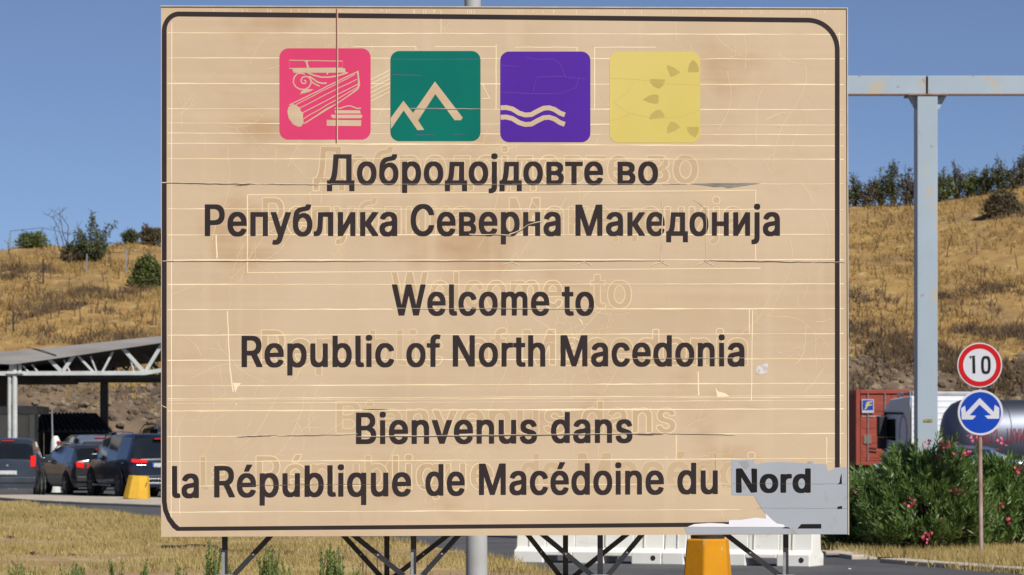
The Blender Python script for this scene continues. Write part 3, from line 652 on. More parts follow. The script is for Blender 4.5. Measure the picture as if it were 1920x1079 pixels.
gap(hline(305, 720, 491, 491), 1.0, 1.4)
gap(hline(720, 1240, 491, 490), .8, 1.2)
gap(hline(1330, 1525, 489.5, 492.5), 2.0, 1.4)
gap(hline(1525, 1585, 492.5, 493), .8, .8)
gap(hline(735, 1110, 580, 580), .5, .8)
gap(hline(445, 520, 820, 817), 1.3, 1.6)
gap(hline(520, 670, 818, 816), .8, 1.2)
gap(hline(668, 1190, 820, 814.5, 22), 2.0, 1.0)
gap(hline(1185, 1245, 815, 814, 8), 4.0, .8)
gap(hline(1245, 1378, 813.5, 816, 10), 1.6, 1.0, -1)
gap(hline(680, 728, 768, 769, 6), 1.8)
gap(hline(435, 700, 911, 909), 1.0)
gap(hline(1370, 1588, 907, 908), .3)  # crease in the grey overlay, its shade drawn as a dark line
gap(hline(1420, 1590, 953, 954), .15)  # lower overlay crease, shade drawn the same way
gap(hline(312, 326, 490, 490, 4), 1.2, 1.4)
gap(hline(303, 312, 762, 766, 4), .9, 1.6)
gap([(955, 441), (965, 438), (978, 432), (990, 423), (1004, 419), (1016, 417)], .9, 1.5)
gap([(880, 441), (905, 442), (930, 441), (958, 443)], 1.0, 1.8)
gap([(1241, 376), (1243, 400), (1241, 430), (1240, 465), (1240, 490)], 1.0, 1.6, 0)  # upright crease, not a tear: its shadow is painted as a dark ribbon
gap([(1300, 374), (1314, 384), (1323, 393), (1325, 420), (1324, 437)], 1.5, 1.0, 0)  # second crease, upper part, with its shadow painted dark
gap([(1324, 437), (1324, 465), (1324, 490)], 1.0, 1.6, 0)  # second crease, lower part, with its shadow painted dark
gap(hline(1180, 1396, 674, 673, 16), .4, .7)
gap(hline(770, 900, 205, 206, 8), .9, .9)
for x in (960, 1096, 1240, 1324):
    gap([(x - 4, 490), (x + 4, 491)], 2.0)
    mb = MB(); ribbon(mb, [(x - 18, 497), (x, 491), (x + 14, 498)], 1.4, BP(0.0076 + x * 1e-6)); mb.build('torn_lip', m_lip, sign)
mb = MB()
fill(mb, [[(1290, 345), (1318, 347.5), (1340, 351), (1355, 350), (1365, 353), (1385, 350), (1405, 347), (1428, 344), (1400, 344.5), (1380, 346.5), (1360, 348), (1340, 345.5), (1318, 344.5)]], BP(0.0068))
fill(mb, [[(1318, 344.6), (1340, 343.8), (1385, 343.6), (1428, 343.4), (1390, 345.2), (1360, 346.8), (1340, 345)]], BP(0.0070))
mb.build('torn_flap', mat('grey_backing', (0.17, 0.165, 0.15), (0.26, 0.25, 0.23), scale=9), sign)
mb = MB()
for i, L in enumerate([[(1418, 688), (1428, 683), (1440, 682), (1441, 690), (1438, 700), (1420, 703), (1417, 699)], [(1431, 684), (1440, 686), (1436, 694)]]): fill(mb, [L], BP(0.0038 + i * .0002))
mb.build('sticker_remnant', mat('sticker_white', (0.66, 0.64, 0.66), (0.45, 0.40, 0.36), scale=30), sign)
# rusty vertical joint through the first tile, with its pale right lip
mb = MB(); ribbon(mb, [(631, 17), (631.3, 90), (630.8, 180), (630.5, 269)], 2.0, BP(0.0078)); mb.build('rusty_joint', mat('joint_rust', (0.155, 0.06, 0.035), (0.20, 0.06, 0.05), scale=9), sign)
mb = MB(); ribbon(mb, [(633.2, 17), (633.4, 90), (633, 180), (632.7, 269)], 1.0, BP(0.0078)); mb.build('joint_lip', m_cream, sign)

# steel supports: front and rear posts with V braces
def BZ(px, off, z):
    p = B(px, 900, off); return Vector((p.x, p.y, z))
ztop = B(945, 30).z
for (px, off, top, cover) in ((421, -0.075, 1, 1), (775, -0.075, 1, 1), (1125, -0.075, 1, 0), (1473, -0.075, 1, 1), (725, -0.90, 0, 0), (1060, -0.90, 0, 0)):
    mb = MB()
    zt = ztop if top else 2.2
    a, b = BZ(px, off, 0.0), BZ(px, off, zt)
    mb.bar(a, b, 0.030, 0.008, up=bn); mb.bar(a + bu * 0.0145 - bn * 0.02, b + bu * 0.0145 - bn * 0.02, 0.006, 0.040, up=bn)
    leg = mb.build('post', m_steel, sign)
    if cover:
        mb = MB(); s0 = B(px - 2, 1036, off + .006)
        mb.bar(BZ(px - 2.2, off + 0.0065, 0.05), BZ(px - 2.2, off + 0.0065, s0.z), 0.016, 0.004, up=bn)
        mb.build('galvanised_strip', m_galv, leg)
    mb = MB(); f0 = BZ(px, off, 0)
    mb.lathe([(0.16, -0.05), (0.16, 0.10), (0.13, 0.14)], 20, c=f0)
    mb.build('footing', m_concrete, sign)
node_z = B(775, 1090).z
for (a, b, off) in (((512, 1000), (430, 1088), -.095), ((664 - 6, 1000), (764, 1086), -.095), ((863, 1000), (786, 1086), -.095), ((1009, 996), (1117, 1085), -.095), ((1209, 996), (1135, 1085), -.095), ((1353, 996), (1464, 1081), -.095),
                    ((641, 1001), (718, 1086), -.915), ((843, 1001), (740, 1081), -.915), ((984, 996), (1052, 1083), -.915), ((1183, 996), (1070, 1086), -.915)):
    mb = MB()
    p, q_ = B(*a, off), B(*b, off)
    d = (p - q_).normalized(); p = p + d * 0.16
    mb.bar(p, q_, 0.030, 0.006, up=bn); side = d.cross(bn).normalized() * .013
    mb.bar(p + side - bn * .016, q_ + side - bn * .016, 0.005, 0.030, up=bn)
    br = mb.build('brace', m_steel, sign)
    mb = MB()
    for t in (.25, .62):
        c = p.lerp(q_, t)
        mb.lathe([(0.006, 0), (0.006, 0.006)], 8, axis='y', c=c + bn * 0.0095)
    mb.build('bolt', m_galv, br)
for (px, off) in ((421, -.060), (775, -.060), (1125, -.060), (1473, -.060), (725, -.885), (1060, -.885)):
    mb = MB(); c = BZ(px, off, B(px, 1092, off).z)
    mb.prism([(-.10, -.055), (.10, -.055), (.10, .0), (.05, .045), (-.05, .045), (-.10, 0)], -.003, .003)
    M_ = Matrix((bu, Vector((0, 0, 1)), bn)).transposed()
    mb.v = [tuple(M_ @ Vector(v) + c) for v in mb.v]
    mb.build('gusset_plate', m_galv if off > -.5 else m_steel, sign)
# rails and stand-offs tying the panel to the posts
mb = MB()
for py in (80, 330, 620, 960):
    mb.bar(B(320, py, -.0585), B(1570, py, -.0585), 0.05, 0.0245, up=bn)
mb.build('back_rail', m_galv, sign)
for px, tgt in ((725, 740), (1060, 1080)):
    mb = MB(); mb.bar(BZ(px, -.90, 2.15), BZ(tgt, -.085, 2.35), 0.03); mb.bar(BZ(px, -.90, .35), BZ(tgt, -.085, .35), 0.03); mb.build('strut', m_steel, sign)
# ------------------------------------------------------------------ terrain
def interp(x, pts):
    if x <= pts[0][0]: return pts[0][1]
    for (a, b), (c, d) in zip(pts, pts[1:]):
        if x <= c: return b + (d - b) * (x - a) / (c - a)
    return pts[-1][1]
RIDGE = [(-3000, 520), (-400, 495), (0, 471), (30, 465), (100, 465), (160, 474), (210, 464), (240, 455), (285, 456), (310, 462), (640, 432), (1200, 402), (1590, 388), (1720, 382), (1800, 369), (1860, 354), (1920, 346), (2300, 330), (4000, 330)]
YR = 185.0
def toe(X): return 131 + 8 * min(1, max(0, (X + 10) / 25))
def hn(x, y):   # cheap smooth noise
    return (math.sin(x * .9 + 1.3 * math.sin(y * .37)) + math.sin(y * .8 + 1.7 * math.sin(x * .45 + 1)) + .6 * math.sin(x * 2.3 + y * 1.9) + .5 * math.sin(x * 3.1 - y * 2.7 + 2)) / 3.1
def height(X, Y):
    yt = toe(X)
    if Y <= yt: return -0.02
    px = 960 + X / YR * FPX
    zr = HC + (HZ - interp(px, RIDGE)) / FPX * YR
    bank_y = 722 - 45 * min(1, max(0, (X + 10) / 25)) + 14 * hn(X * .35, 3.0)
    run = 6.0
    zb = HC + (HZ - bank_y) / FPX * (yt + run)
    if Y < yt + run:
        t = (Y - yt) / run
        z = zb * (t ** 0.75) + 0.30 * hn(X * 2.1, Y * 2.3) * math.sin(math.pi * min(1, t * 1.0)) + .22 * hn(X * 5.3, Y * 4.7) * math.sin(math.pi * t)
        return z
    if Y < YR:
        t = (Y - yt - run) / (YR - yt - run)
        z = zb + (zr - zb) * (t ** .95)
        return z + hn(X * .55, Y * .5) * .28 * min(1, t * 8) * min(1, (1 - t) * 6 + .25) + .06 * hn(X * 1.9, Y * 1.7)
    return zr - (Y - YR) * .03 + .1 * hn(X * .5, Y * .5)

m_hill = mat('dry_hillside', (0.36, 0.225, 0.072), (0.26, 0.155, 0.055), scale=.55, rough=0.95, detail=8, bump=.5, bscale=3)
add_layer(m_hill, (0.20, 0.125, 0.065), .35, .56, .70, detail=8)
add_layer(m_hill, (0.43, 0.32, 0.13), 1.6, .56, .72)
m_rock = mat('rocky_bank', (0.17, 0.12, 0.075), (0.075, 0.052, 0.038), scale=.7, rough=0.95, detail=9, bump=1.0, bscale=2.2)
add_layer(m_rock, (0.27, 0.22, 0.15), 1.9, .56, .68)
xs = np.concatenate([np.linspace(-260, -42, 40), np.linspace(-40, 40, 161), np.linspace(42, 260, 40)])
ys = np.concatenate([np.linspace(126, 150, 49), np.linspace(150.7, 190, 57), np.linspace(195, 420, 14)])
V_ = [(x, y, height(x, y)) for y in ys for x in xs]
nx = len(xs)
Fh = []; Fr = []
for j in range(len(ys) - 1):
    for i in range(nx - 1):
        x, y = xs[i], ys[j]
        q = (j * nx + i, j * nx + i + 1, (j + 1) * nx + i + 1, (j + 1) * nx + i)
        (Fr if y < toe(x) + 6.2 + 1.1 * hn(x * .6, 1.0) else Fh).append(q)
me = bpy.data.meshes.new('hill'); me.from_pydata(V_, [], Fh + Fr)
me.materials.append(m_hill); me.materials.append(m_rock)
me.polygons.foreach_set('material_index', [0] * len(Fh) + [1] * len(Fr)); me.shade_smooth()
hill = bpy.data.objects.new('hill', me); COL.objects.link(hill); tag(hill, kind='structure')

def hit(px, py, y0=124, y1=230):
    Y = y0
    while Y < y1:
        p = W(px, py, Y)
        if height(p.x, Y) >= p.z: return Vector((p.x, Y, height(p.x, Y)))
        Y += .15
    p = W(px, py, YR); return Vector((p.x, YR, height(p.x, YR)))

m_soil = mat('dry_soil', (0.36, 0.235, 0.125), (0.27, 0.175, 0.09), scale=.9, rough=0.95, detail=8, bump=.4, bscale=9)
add_layer(m_soil, (0.42, 0.315, 0.13), .45, .45, .6)
add_layer(m_soil, (0.17, 0.115, 0.07), 1.7, .64, .72)
mb = MB()
xs2 = [-3000, -200, -40, -20, 0, 20, 40, 200, 3000]; ys2 = [-200, 0, 30, 60, 90, 140, 400, 3000]
mb.add([(x, y, 0 if y < 400 else -2) for y in ys2 for x in xs2], [(j * 9 + i, j * 9 + i + 1, (j + 1) * 9 + i + 1, (j + 1) * 9 + i) for j in range(len(ys2) - 1) for i in range(8)])
tag(mb.build('ground', m_soil), kind='structure')

m_asph = mat('asphalt', (0.088, 0.088, 0.094), (0.062, 0.062, 0.068), scale=.8, rough=0.85, detail=9, bump=.15, bscale=60)
add_layer(m_asph, (0.135, 0.13, 0.125), .35, .58, .7, (1, .35, 1))
GRASS_EDGE = [(-700, 918), (0, 938.5), (120, 953), (220, 963), (310, 975), (560, 995), (800, 1023), (950, 1053), (1043, 1077), (1130, 1110), (1500, 1260)]
ge = [G(*p) for p in GRASS_EDGE]
poly = [(p.x, p.y) for p in ge] + [(30, 18), (90, 40), (90, 129), (-90, 129), (-90, 95)]
mb = MB(); t = tessellate_polygon([[Vector((x, y, 0)) for x, y in poly]]); mb.add([(x, y, 0.004) for x, y in poly], t)
tag(mb.build('road', m_asph), kind='structure')
# raised concrete island by the cars
isl = [(-700, 914), (0, 931), (150, 935), (300, 938), (520, 943), (520, 957), (300, 952), (150, 946.5), (60, 942), (0, 937.5), (-700, 920)]
pts = [G(*p) for p in isl]
mb = MB(); mb.prism([(p.x, p.y) for p in pts], 0.0, 0.07)
m_kerb = mat('pale_concrete', (0.50, 0.44, 0.36), (0.40, 0.35, 0.29), scale=1.1, rough=0.9, detail=8, bump=.2)
tag(mb.build('pavement', m_kerb, bevel=.02), kind='structure')

# right hand verge with kerb
VERGE = [(1533, 1040), (1600, 1050), (1650, 1056), (1700, 1060), (1800, 1068), (1925, 1077), (2100, 1092), (2500, 1130)]
vf = [G(*p) for p in VERGE]
mb = MB(); back = [(40, 62), (14, 66), (6.2, 60), (4.1, 52.5)]
mb.prism([(p.x + .33, p.y + .18) for p in vf] + back, -0.02, 0.05)
tag(mb.build('land', m_soil), kind='structure')
mb = MB()
for i, (a, b) in enumerate(zip(vf, vf[1:])):
    n = max(1, round((b - a).length / 1.0))
    for j in range(n):
        p = a.lerp(b, j / n); q = a.lerp(b, (j + 1) / n); d = (q - p).normalized() * .012
        if i == 1 and j == n - 1: continue
        lift = random.uniform(-.015, .015)
        mb.bar(p + d + Vector((.16, .06, .022 + lift * .5)), q - d + Vector((.16, .06, .022 + lift * .5)), .36, .075)
for s in (0,):
    mb.box(G(1590, 1046) + Vector((.1, .35, .055)), (.62, .9, .05), R(-14))
tag(mb.build('kerb', m_kerb, bevel=.015), kind='structure')

# ------------------------------------------------------------------ foliage helpers
def leaf_mat(name, c1, c2, rough=.55, trans=.25, scale=1.2):
    m = mat(name, c1, c2, scale=scale, rough=rough, lo=.3, hi=.7)
    p = m.node_tree.nodes['Principled BSDF']
    nt = m.node_tree
    tr = nt.nodes.new('ShaderNodeBsdfTranslucent'); mx = nt.nodes.new('ShaderNodeMixShader'); mx.inputs[0].default_value = trans
    nt.links.new(p.inputs['Base Color'].links[0].from_socket, tr.inputs[0])
    nt.links.new(p.outputs[0], mx.inputs[1]); nt.links.new(tr.outputs[0], mx.inputs[2])
    nt.links.new(mx.outputs[0], nt.nodes['Material Output'].inputs[0])
    return m
def rand_dirs(n, up=0.0):
    d = rng.normal(size=(n, 3)); d[:, 2] += up
    return d / np.linalg.norm(d, axis=1)[:, None]
def leaves(c, d, L, Wd, fold=None):
    """diamond leaves: base c, direction d, length L, width Wd -> verts, quads"""
    n = len(c); r = rand_dirs(n); s = np.cross(d, r); s /= np.linalg.norm(s, axis=1)[:, None] + 1e-9
    L = np.broadcast_to(L, (n,))[:, None]; Wd = np.broadcast_to(Wd, (n,))[:, None]
    a = c; m_ = c + d * L * .5; e = c + d * L
    v = np.stack([a, m_ + s * Wd * .5, e, m_ - s * Wd * .5], 1).reshape(-1, 3)
    return v, np.arange(4 * n).reshape(n, 4)

m_dry = leaf_mat('dry_grass_blade', (0.50, 0.405, 0.17), (0.40, 0.30, 0.115), .8, .3, .6)
m_dry2 = leaf_mat('dry_hill_blade', (0.42, 0.285, 0.10), (0.27, 0.175, 0.065), .85, .2, .35)
m_greenw = leaf_mat('weed_green', (0.17, 0.25, 0.065), (0.11, 0.18, 0.05), .6, .3, 6)
m_brownw = leaf_mat('dry_stalk', (0.12, 0.075, 0.04), (0.20, 0.13, 0.06), .8, .1, 6)

def blades(P, h, w, lean=.5):
    """triangular grass blades at points P"""
    n = len(P); a = rng.uniform(0, 2 * np.pi, n); s = np.stack([np.cos(a), np.sin(a), np.zeros(n)], 1) * (w * .5)[:, None]
    b = rng.uniform(0, 2 * np.pi, n); k = rng.uniform(0, lean, n) * h
    tip = P + np.stack([np.cos(b) * k, np.sin(b) * k, h], 1)
    v = np.stack([P - s, P + s, tip], 1).reshape(-1, 3)
    return v, np.arange(3 * n).reshape(n, 3)

# near verge grass on the left field
gex = np.array([p.x for p in ge]); gey = np.array([p.y for p in ge])
def in_field(x, y): return y < np.interp(x, gex, gey) - .1
Ps = []
n = 620000
x = rng.uniform(-24, 4, n); y = 31 + (86 - 31) * rng.uniform(0, 1, n) ** 1.25
patch = np.sin(x * 1.7 + 2 * np.sin(y * .31)) + np.sin(y * .9 + 1.6 * np.sin(x * .8)) + .8 * np.sin(x * 4.1 + y * 2.3)
keep = in_field(x, y) & (np.abs(x) < y * .27 + 1.5) & (patch + rng.normal(0, .9, n) > -.2 - .9 * np.clip((y - 45) / 12, -.3, 1))
x, y = x[keep], y[keep]; pt = patch[keep]
h = rng.uniform(.025, .085, len(x)) * (1 + .35 * np.clip(pt, -1, 2))
v, f = blades(np.stack([x, y, np.zeros(len(x))], 1), h, rng.uniform(.006, .014, len(x)) * (1 + (y - 30) / 45), .9)
tag(flat_mesh('dry_grass', v, f, m_dry), kind='stuff')
# a sparser pass of greener blades
n = 26000
x = rng.uniform(-14, 3, n); y = rng.uniform(33, 84, n)
patch = np.sin(x * 1.1 + 1.5 * np.sin(y * .21 + 1)) + np.sin(y * .5 + 2.6 * np.sin(x * .5))
keep = in_field(x, y) & (np.abs(x) < y * .165 + .8) & (patch > .35)
x, y = x[keep], y[keep]
v, f = blades(np.stack([x, y, np.zeros(len(x))], 1), rng.uniform(.05, .15, len(x)), rng.uniform(.008, .018, len(x)), .7)
tag(flat_mesh('green_grass', v, f, leaf_mat('green_grass_blade', (0.26, 0.25, 0.085), (0.33, 0.28, 0.10), .7, .3, 1)), kind='stuff')
# grass on the right verge and along its kerb
n = 140000
x = rng.uniform(3.9, 15, n); y = rng.uniform(38, 58, n)
ky = np.interp(x, [p.x for p in vf], [p.y for p in vf])
keep = ((y > ky + .9) & (np.abs(x) < y * .27 + 1)) | ((y < ky) & (y > ky - .5 * np.clip(np.sin((x - 5.0) * 1.35), 0, 1) - .05) & (x > 4.9))
x, y, kk = x[keep], y[keep], ky[keep]
z = np.where(y > kk, .05, .004)
v, f = blades(np.stack([x, y, z], 1), rng.uniform(.04, .15, len(x)), rng.uniform(.008, .018, len(x)), .8)
tag(flat_mesh('verge_grass', v, f, m_dry), kind='stuff')

# hillside tufts
def hv(x, y): return np.array([height(a, b) for a, b in zip(x, y)])
n = 56000
x = rng.uniform(-46, 46, n); y = 133 + (187 - 133) * rng.uniform(0, 1, n)
tt = np.array([toe(a) for a in x]); keep = y > tt + 5.4 + rng.normal(0, 1.2, n); x, y = x[keep], y[keep]
pt = np.sin(x * .7 + 1.2 * np.sin(y * .3)) + np.sin(y * .55 + x * .3) + rng.normal(0, .7, len(x))
keep = pt > -.6; x, y = x[keep], y[keep]
P = np.stack([x, y, hv(x, y) - .03], 1)
P = np.repeat(P, 5, 0); P[:, 0] += rng.normal(0, .13, len(P)); P[:, 1] += rng.normal(0, .13, len(P))
v, f = blades(P, rng.uniform(.08, .34, len(P)) , rng.uniform(.03, .08, len(P)), 1.0)
tag(flat_mesh('hillside_grass', v, f, m_dry2), kind='stuff')
n = 2600
x = np.concatenate([rng.uniform(13, 44, n * 2), rng.uniform(-42, 13, n // 2)]); y = rng.uniform(137, 152, len(x))
pt = np.sin(x * .9 + 2 * np.sin(y * .5)) + np.sin(y * .8 + x * .6) + rng.normal(0, .5, len(x)); keep = (pt > .2) & (y > np.array([toe(a) for a in x]) + 2.5); x, y = x[keep], y[keep]
for (px_, py_, rx_, m_) in ((60, 505, .8, 26), (175, 556, 1.6, 60), (120, 575, 1.2, 34), (65, 590, .7, 20), (20, 520, .8, 20), (205, 640, 1.2, 24), (1625, 560, .8, 22), (1790, 560, 1.0, 30), (1880, 545, 1.0, 24), (1905, 395, .8, 26)):
    c_ = hit(px_, py_); x = np.concatenate([x, c_.x + rng.normal(0, rx_, m_)]); y = np.concatenate([y, c_.y + rng.normal(0, 1.1, m_)])
P = np.repeat(np.stack([x, y, hv(x, y) - .03], 1), 22, 0); P[:, :2] += rng.normal(0, .2, (len(P), 2))
v, f = blades(P, rng.uniform(.12, .5, len(P)), rng.uniform(.03, .07, len(P)), 1.1)
tag(flat_mesh('undergrowth', v, f, leaf_mat('scrub_brown', (0.16, 0.105, 0.065), (0.11, 0.078, 0.042), .85, .15, .5)), kind='stuff')
# dark dead stalks on the slope
st = MB()
for i in range(150):
    px = random.uniform(2, 300) if random.random() < .45 else random.uniform(1592, 1918)
    p = hit(px, random.uniform(478, 640) if px < 400 else random.uniform(400, 700))
    hh = random.uniform(.3, 1.0); a = Vector((random.uniform(-.25, .25), 0, 0))
    st.tube([p - Vector((0, 0, .1)), p + a * .5 + Vector((0, 0, hh * .5)), p + a + Vector((0, 0, hh))], [.030, .024, .010], 4)
    for j in range(random.randint(1, 4)):
        q = p + a * .5 + Vector((0, 0, hh * random.uniform(.2, .9))); st.tube([q, q + Vector((random.uniform(-.3, .3), random.uniform(-.2, .2), random.uniform(.05, .25)))], [.02, .008], 4)
tag(st.build('dead_weeds', m_brownw), kind='stuff')
# loose rocks along the cut bank
rk = MB()
for i in range(1100):
    px = random.uniform(-60, 320) if i % 4 == 0 else random.uniform(1575, 1960) if i % 4 == 1 else random.uniform(-700, 2600)
    X = (px - 960) / FPX * 136; yt = toe(X); Y = yt + random.uniform(.2, 7.2); X = (px - 960) / FPX * Y
    s = random.uniform(.05, .20) * (1 if random.random() < .9 else 1.8)
    c = Vector((X, Y, height(X, Y) + s * .1))
    bm = bmesh.new(); bmesh.ops.create_icosphere(bm, subdivisions=1, radius=s)
    sx, sy, sz = random.uniform(.7, 1.5), random.uniform(.7, 1.2), random.uniform(.5, .95)
    vs = [Vector((w_.co.x * sx, w_.co.y * sy, w_.co.z * sz)) * random.uniform(.78, 1.15) + c for w_ in bm.verts]
    rk.add(vs, [tuple(w_.index for w_ in f_.verts) for f_ in bm.faces]); bm.free()
m_stone = mat('loose_stone', (0.22, 0.17, 0.115), (0.10, 0.075, 0.055), scale=.5, rough=.95, bump=.4)
tag(rk.build('rubble', m_stone), kind='stuff')

# ------------------------------------------------------------------ shrubs on the ridge
m_shrub = leaf_mat('shrub_leaf', (0.070, 0.088, 0.032), (0.105, 0.115, 0.045), .6, .2, 1.5)
m_shrub2 = leaf_mat('shrub_leaf_bright', (0.135, 0.160, 0.040), (0.085, 0.115, 0.032), .6, .25, 1.5)
m_shrub3 = leaf_mat('shrub_leaf_brown', (0.155, 0.115, 0.062), (0.095, 0.085, 0.045), .7, .2, 1.5)
m_bark = mat('bark', (0.10, 0.075, 0.055), (0.06, 0.045, 0.035), scale=8, rough=.9)
def shrub(label, px, ytop, ybase, wpx, m, group=None, dens=1.0, arms=None, rag=.25, cat='shrub', round_=False, bare=()):
    base = hit(px, ybase); s = base.y / FPX; Hh = (ybase - ytop) * s; Wd = wpx * s
    r = empty('shrub', base, 0, label, cat, group)
    br = MB(); cs = []
    arms = arms or []
    tips = list(arms)
    k = max(5, int(9 * dens * max(1, Wd / 1.0))) if not arms else int(7 * dens)
    for i in range(k):
        u = random.uniform(-.5, .5)
        hh = (math.sqrt(max(.05, 1 - (2 * u) ** 2)) if round_ else 1 - 1.1 * abs(u) ** 1.5) * random.uniform(.62, 1.0)
        if arms: hh *= .5
        tips.append((u, hh))
    if not arms and not round_: tips.append((random.uniform(-.2, .2), 1.02))
    for (u, hh) in tips:
        tip = Vector((u * Wd, random.uniform(-.3, .3) * Wd, hh * Hh)); mid = Vector((tip.x * .55 + random.uniform(-.06, .06) * Wd, tip.y * .5, tip.z * .55))
        br.tube([Vector((tip.x * .15, tip.y * .1, -.1)), mid, tip], [.035, .022, .006], 5)
        for j in range(int(60 * dens)):
            t = random.uniform(.12, 1.0); p = mid.lerp(tip, t * 2 - 1) if t > .5 else Vector((tip.x * .15, 0, 0)).lerp(mid, t * 2)
            sp = (.16 * Wd if not arms else .20) * (1.15 - t * .85)
            cs.append((p.x + random.gauss(0, sp), p.y + random.gauss(0, sp), max(0, p.z + random.gauss(0, sp * .7))))
    for L in bare:
        pts = [Vector(((x - px) * s, 0.05, (ybase - y) * s)) for x, y in L]
        br.tube(pts, [.030 - .022 * i / (len(pts) - 1) for i in range(len(pts))], 5)
        for q in range(1, len(pts)):
            for _ in range(3):
                p = pts[q - 1].lerp(pts[q], random.random()); br.tube([p, p + Vector((random.uniform(-.35, .35), random.uniform(-.2, .2), random.uniform(.1, .4)))], [.014, .005], 4)
    cs = np.array(cs); d = rand_dirs(len(cs), .5)
    v, f = leaves(cs, d, rng.uniform(.09, .20, len(cs)), rng.uniform(.05, .10, len(cs)))
    flat_mesh('foliage', v, f, m, r)
    br.build('branches', m_bark, r)
    return r
shrub('low rounded green shrub alone on the far left ridge', 61, 437, 466, 60, m_shrub2, None, 1.5, round_=True)
shrub('dark twisted shrub with two raised arms and bare grey twigs on the left ridge', 162, 399, 494, 100, m_shrub, None, 2.6,
      arms=[(.12, 1.0), (.14, .90), (.17, .78), (.22, .64), (.52, .82), (.44, .74), (.34, .62), (.28, .52), (-.12, .66), (-.16, .60), (-.06, .56), (-.24, .50), (.04, .40), (.14, .48), (.2, .36), (.26, .42), (-.3, .28), (.08, .28), (.24, .25), (.36, .36)],
      bare=[[(140, 490), (120, 462), (110, 430), (100, 410), (84, 402)], [(135, 480), (118, 440), (112, 405), (100, 398)], [(125, 470), (128, 425), (112, 402), (122, 388)], [(112, 470), (104, 440), (101, 425)], [(150, 470), (146, 430), (144, 418)], [(178, 440), (174, 412), (172, 394)]])
shrub('leafless grey brown brush at the foot of the twisted shrub', 138, 462, 496, 54, m_shrub3, None, 1.3, round_=True)
shrub('small shrub on the hump left of the board', 244, 430, 457, 34, m_shrub, None, 1.4)
shrub('olive shrub on the left ridge half hidden by the board edge', 284, 424, 458, 50, m_shrub3, None, 1.7)
shrub('bright green shrub lower down the left slope beside the board', 279, 480, 540, 66, m_shrub2, None, 3.2, round_=True)
SH = [(1603, 330, 389, 40, 0, 'dark shrub on the right ridge touching the board edge'), (1628, 340, 389, 36, 2, 'thin brownish shrub on the right ridge second from the board'), (1651, 317, 387, 32, 0, 'slender dark shrub left of the tallest ridge shrub'),
      (1674, 300, 386, 38, 0, 'tall dark green shrub on the ridge left of the gantry column'), (1700, 316, 384, 40, 2, 'olive brown shrub on the ridge just left of the gantry column'), (1732, 312, 382, 40, 1, 'shrub on the ridge behind the gantry column'),
      (1768, 316, 377, 50, 1, 'light green spreading shrub just right of the gantry column'), (1794, 306, 373, 36, 2, 'thin twiggy shrub on the ridge right of the gantry column'), (1820, 322, 368, 46, 1, 'low bright green shrub on the ridge above the speed sign'),
      (1847, 315, 364, 42, 0, 'medium dark shrub on the right ridge beside a tall one'), (1876, 299, 360, 44, 0, 'tall bushy shrub on the ridge above the blue arrow sign'), (1906, 310, 353, 40, 2, 'brownish shrub near the right edge of the ridge'), (1932, 276, 350, 50, 0, 'highest shrub at the right end of the ridge')]
for (px, yt, yb_, w, k, lb) in SH:
    shrub(lb, px, yt, yb_, w, (m_shrub, m_shrub2, m_shrub3)[k], 'shrubs along the right ridge', 1.25, bare=[[(px + random.uniform(-.3, .3) * w, yb_ - 10), (px + random.uniform(-.4, .4) * w, (yt + yb_) / 2), (px + random.uniform(-.45, .45) * w, yt + random.uniform(-10, 10))] for _ in range(2)])
shrub('dry brown bush lying on the slope under the right ridge', 1880, 357, 404, 72, m_shrub3, None, 2.6, round_=True)

# wire fence on the left ridge
wf = empty('wire_fence', hit(163, 511), 0, 'thin wire fence with leaning metal posts on the left slope', 'fence')
fb = wf.location.copy(); tops = []
for (px, yt, yb_, m) in ((19, 433, 466, m_galv), (79.5, 429, 464, m_galv), (163, 477, 511, m_galv), (81, 487, 535, m_steel), (237, 466, 511, m_galv), (25, 585, 624, m_steel)):
    p = hit(px, yb_); s = p.y / FPX; mb = MB(); tp = p + Vector((0, 0, (yb_ - yt) * s)); mb.bar(p - fb - Vector((0, 0, .2)), tp - fb, .065); mb.build('post', m, wf)
    tops.append(tp - fb)
mb = MB(); mb.tube([tops[0], tops[1], tops[4] + Vector((0, 0, .1))], .012, 4); mb.tube([tops[3], tops[2], tops[4] - Vector((0, 0, .2))], .012, 4); mb.build('wire', m_steel, wf)
# ------------------------------------------------------------------ street lamp behind the board
m_lamp = mat('lamp_post_paint', (0.45, 0.46, 0.47), (0.36, 0.365, 0.37), scale=3, rough=.55, detail=6)
add_layer(m_lamp, (0.38, 0.22, 0.10), 9, .70, .74)
p = W(895, 825, 23.6); p.z = 0
lp = empty('street_lamp', p, 0, 'pale grey round lamp post standing behind the board, its foot right of the yellow-brown grass', 'lamp post')
mb = MB(); mb.lathe([(.11, 0), (.11, .02), (.075, .021), (.075, .9), (.057, 4.6), (.042, 8.2)], 24)
pole = mb.build('pole', m_lamp, lp, smooth=True)
for v in pole.data.vertices: v.co.x -= .0032 * v.co.z * 2.2
mb = MB(); mb.tube([(-.058, 0, 8.15), (-.06, -.3, 8.5), (-.06, -1.1, 8.65)], .028, 10); mb.build('arm', m_lamp, lp, smooth=True)
mb = MB(); mb.box((-.06, -1.35, 8.66), (.26, .6, .11)); mb.build('lamp_head', m_lamp, lp, bevel=.03)

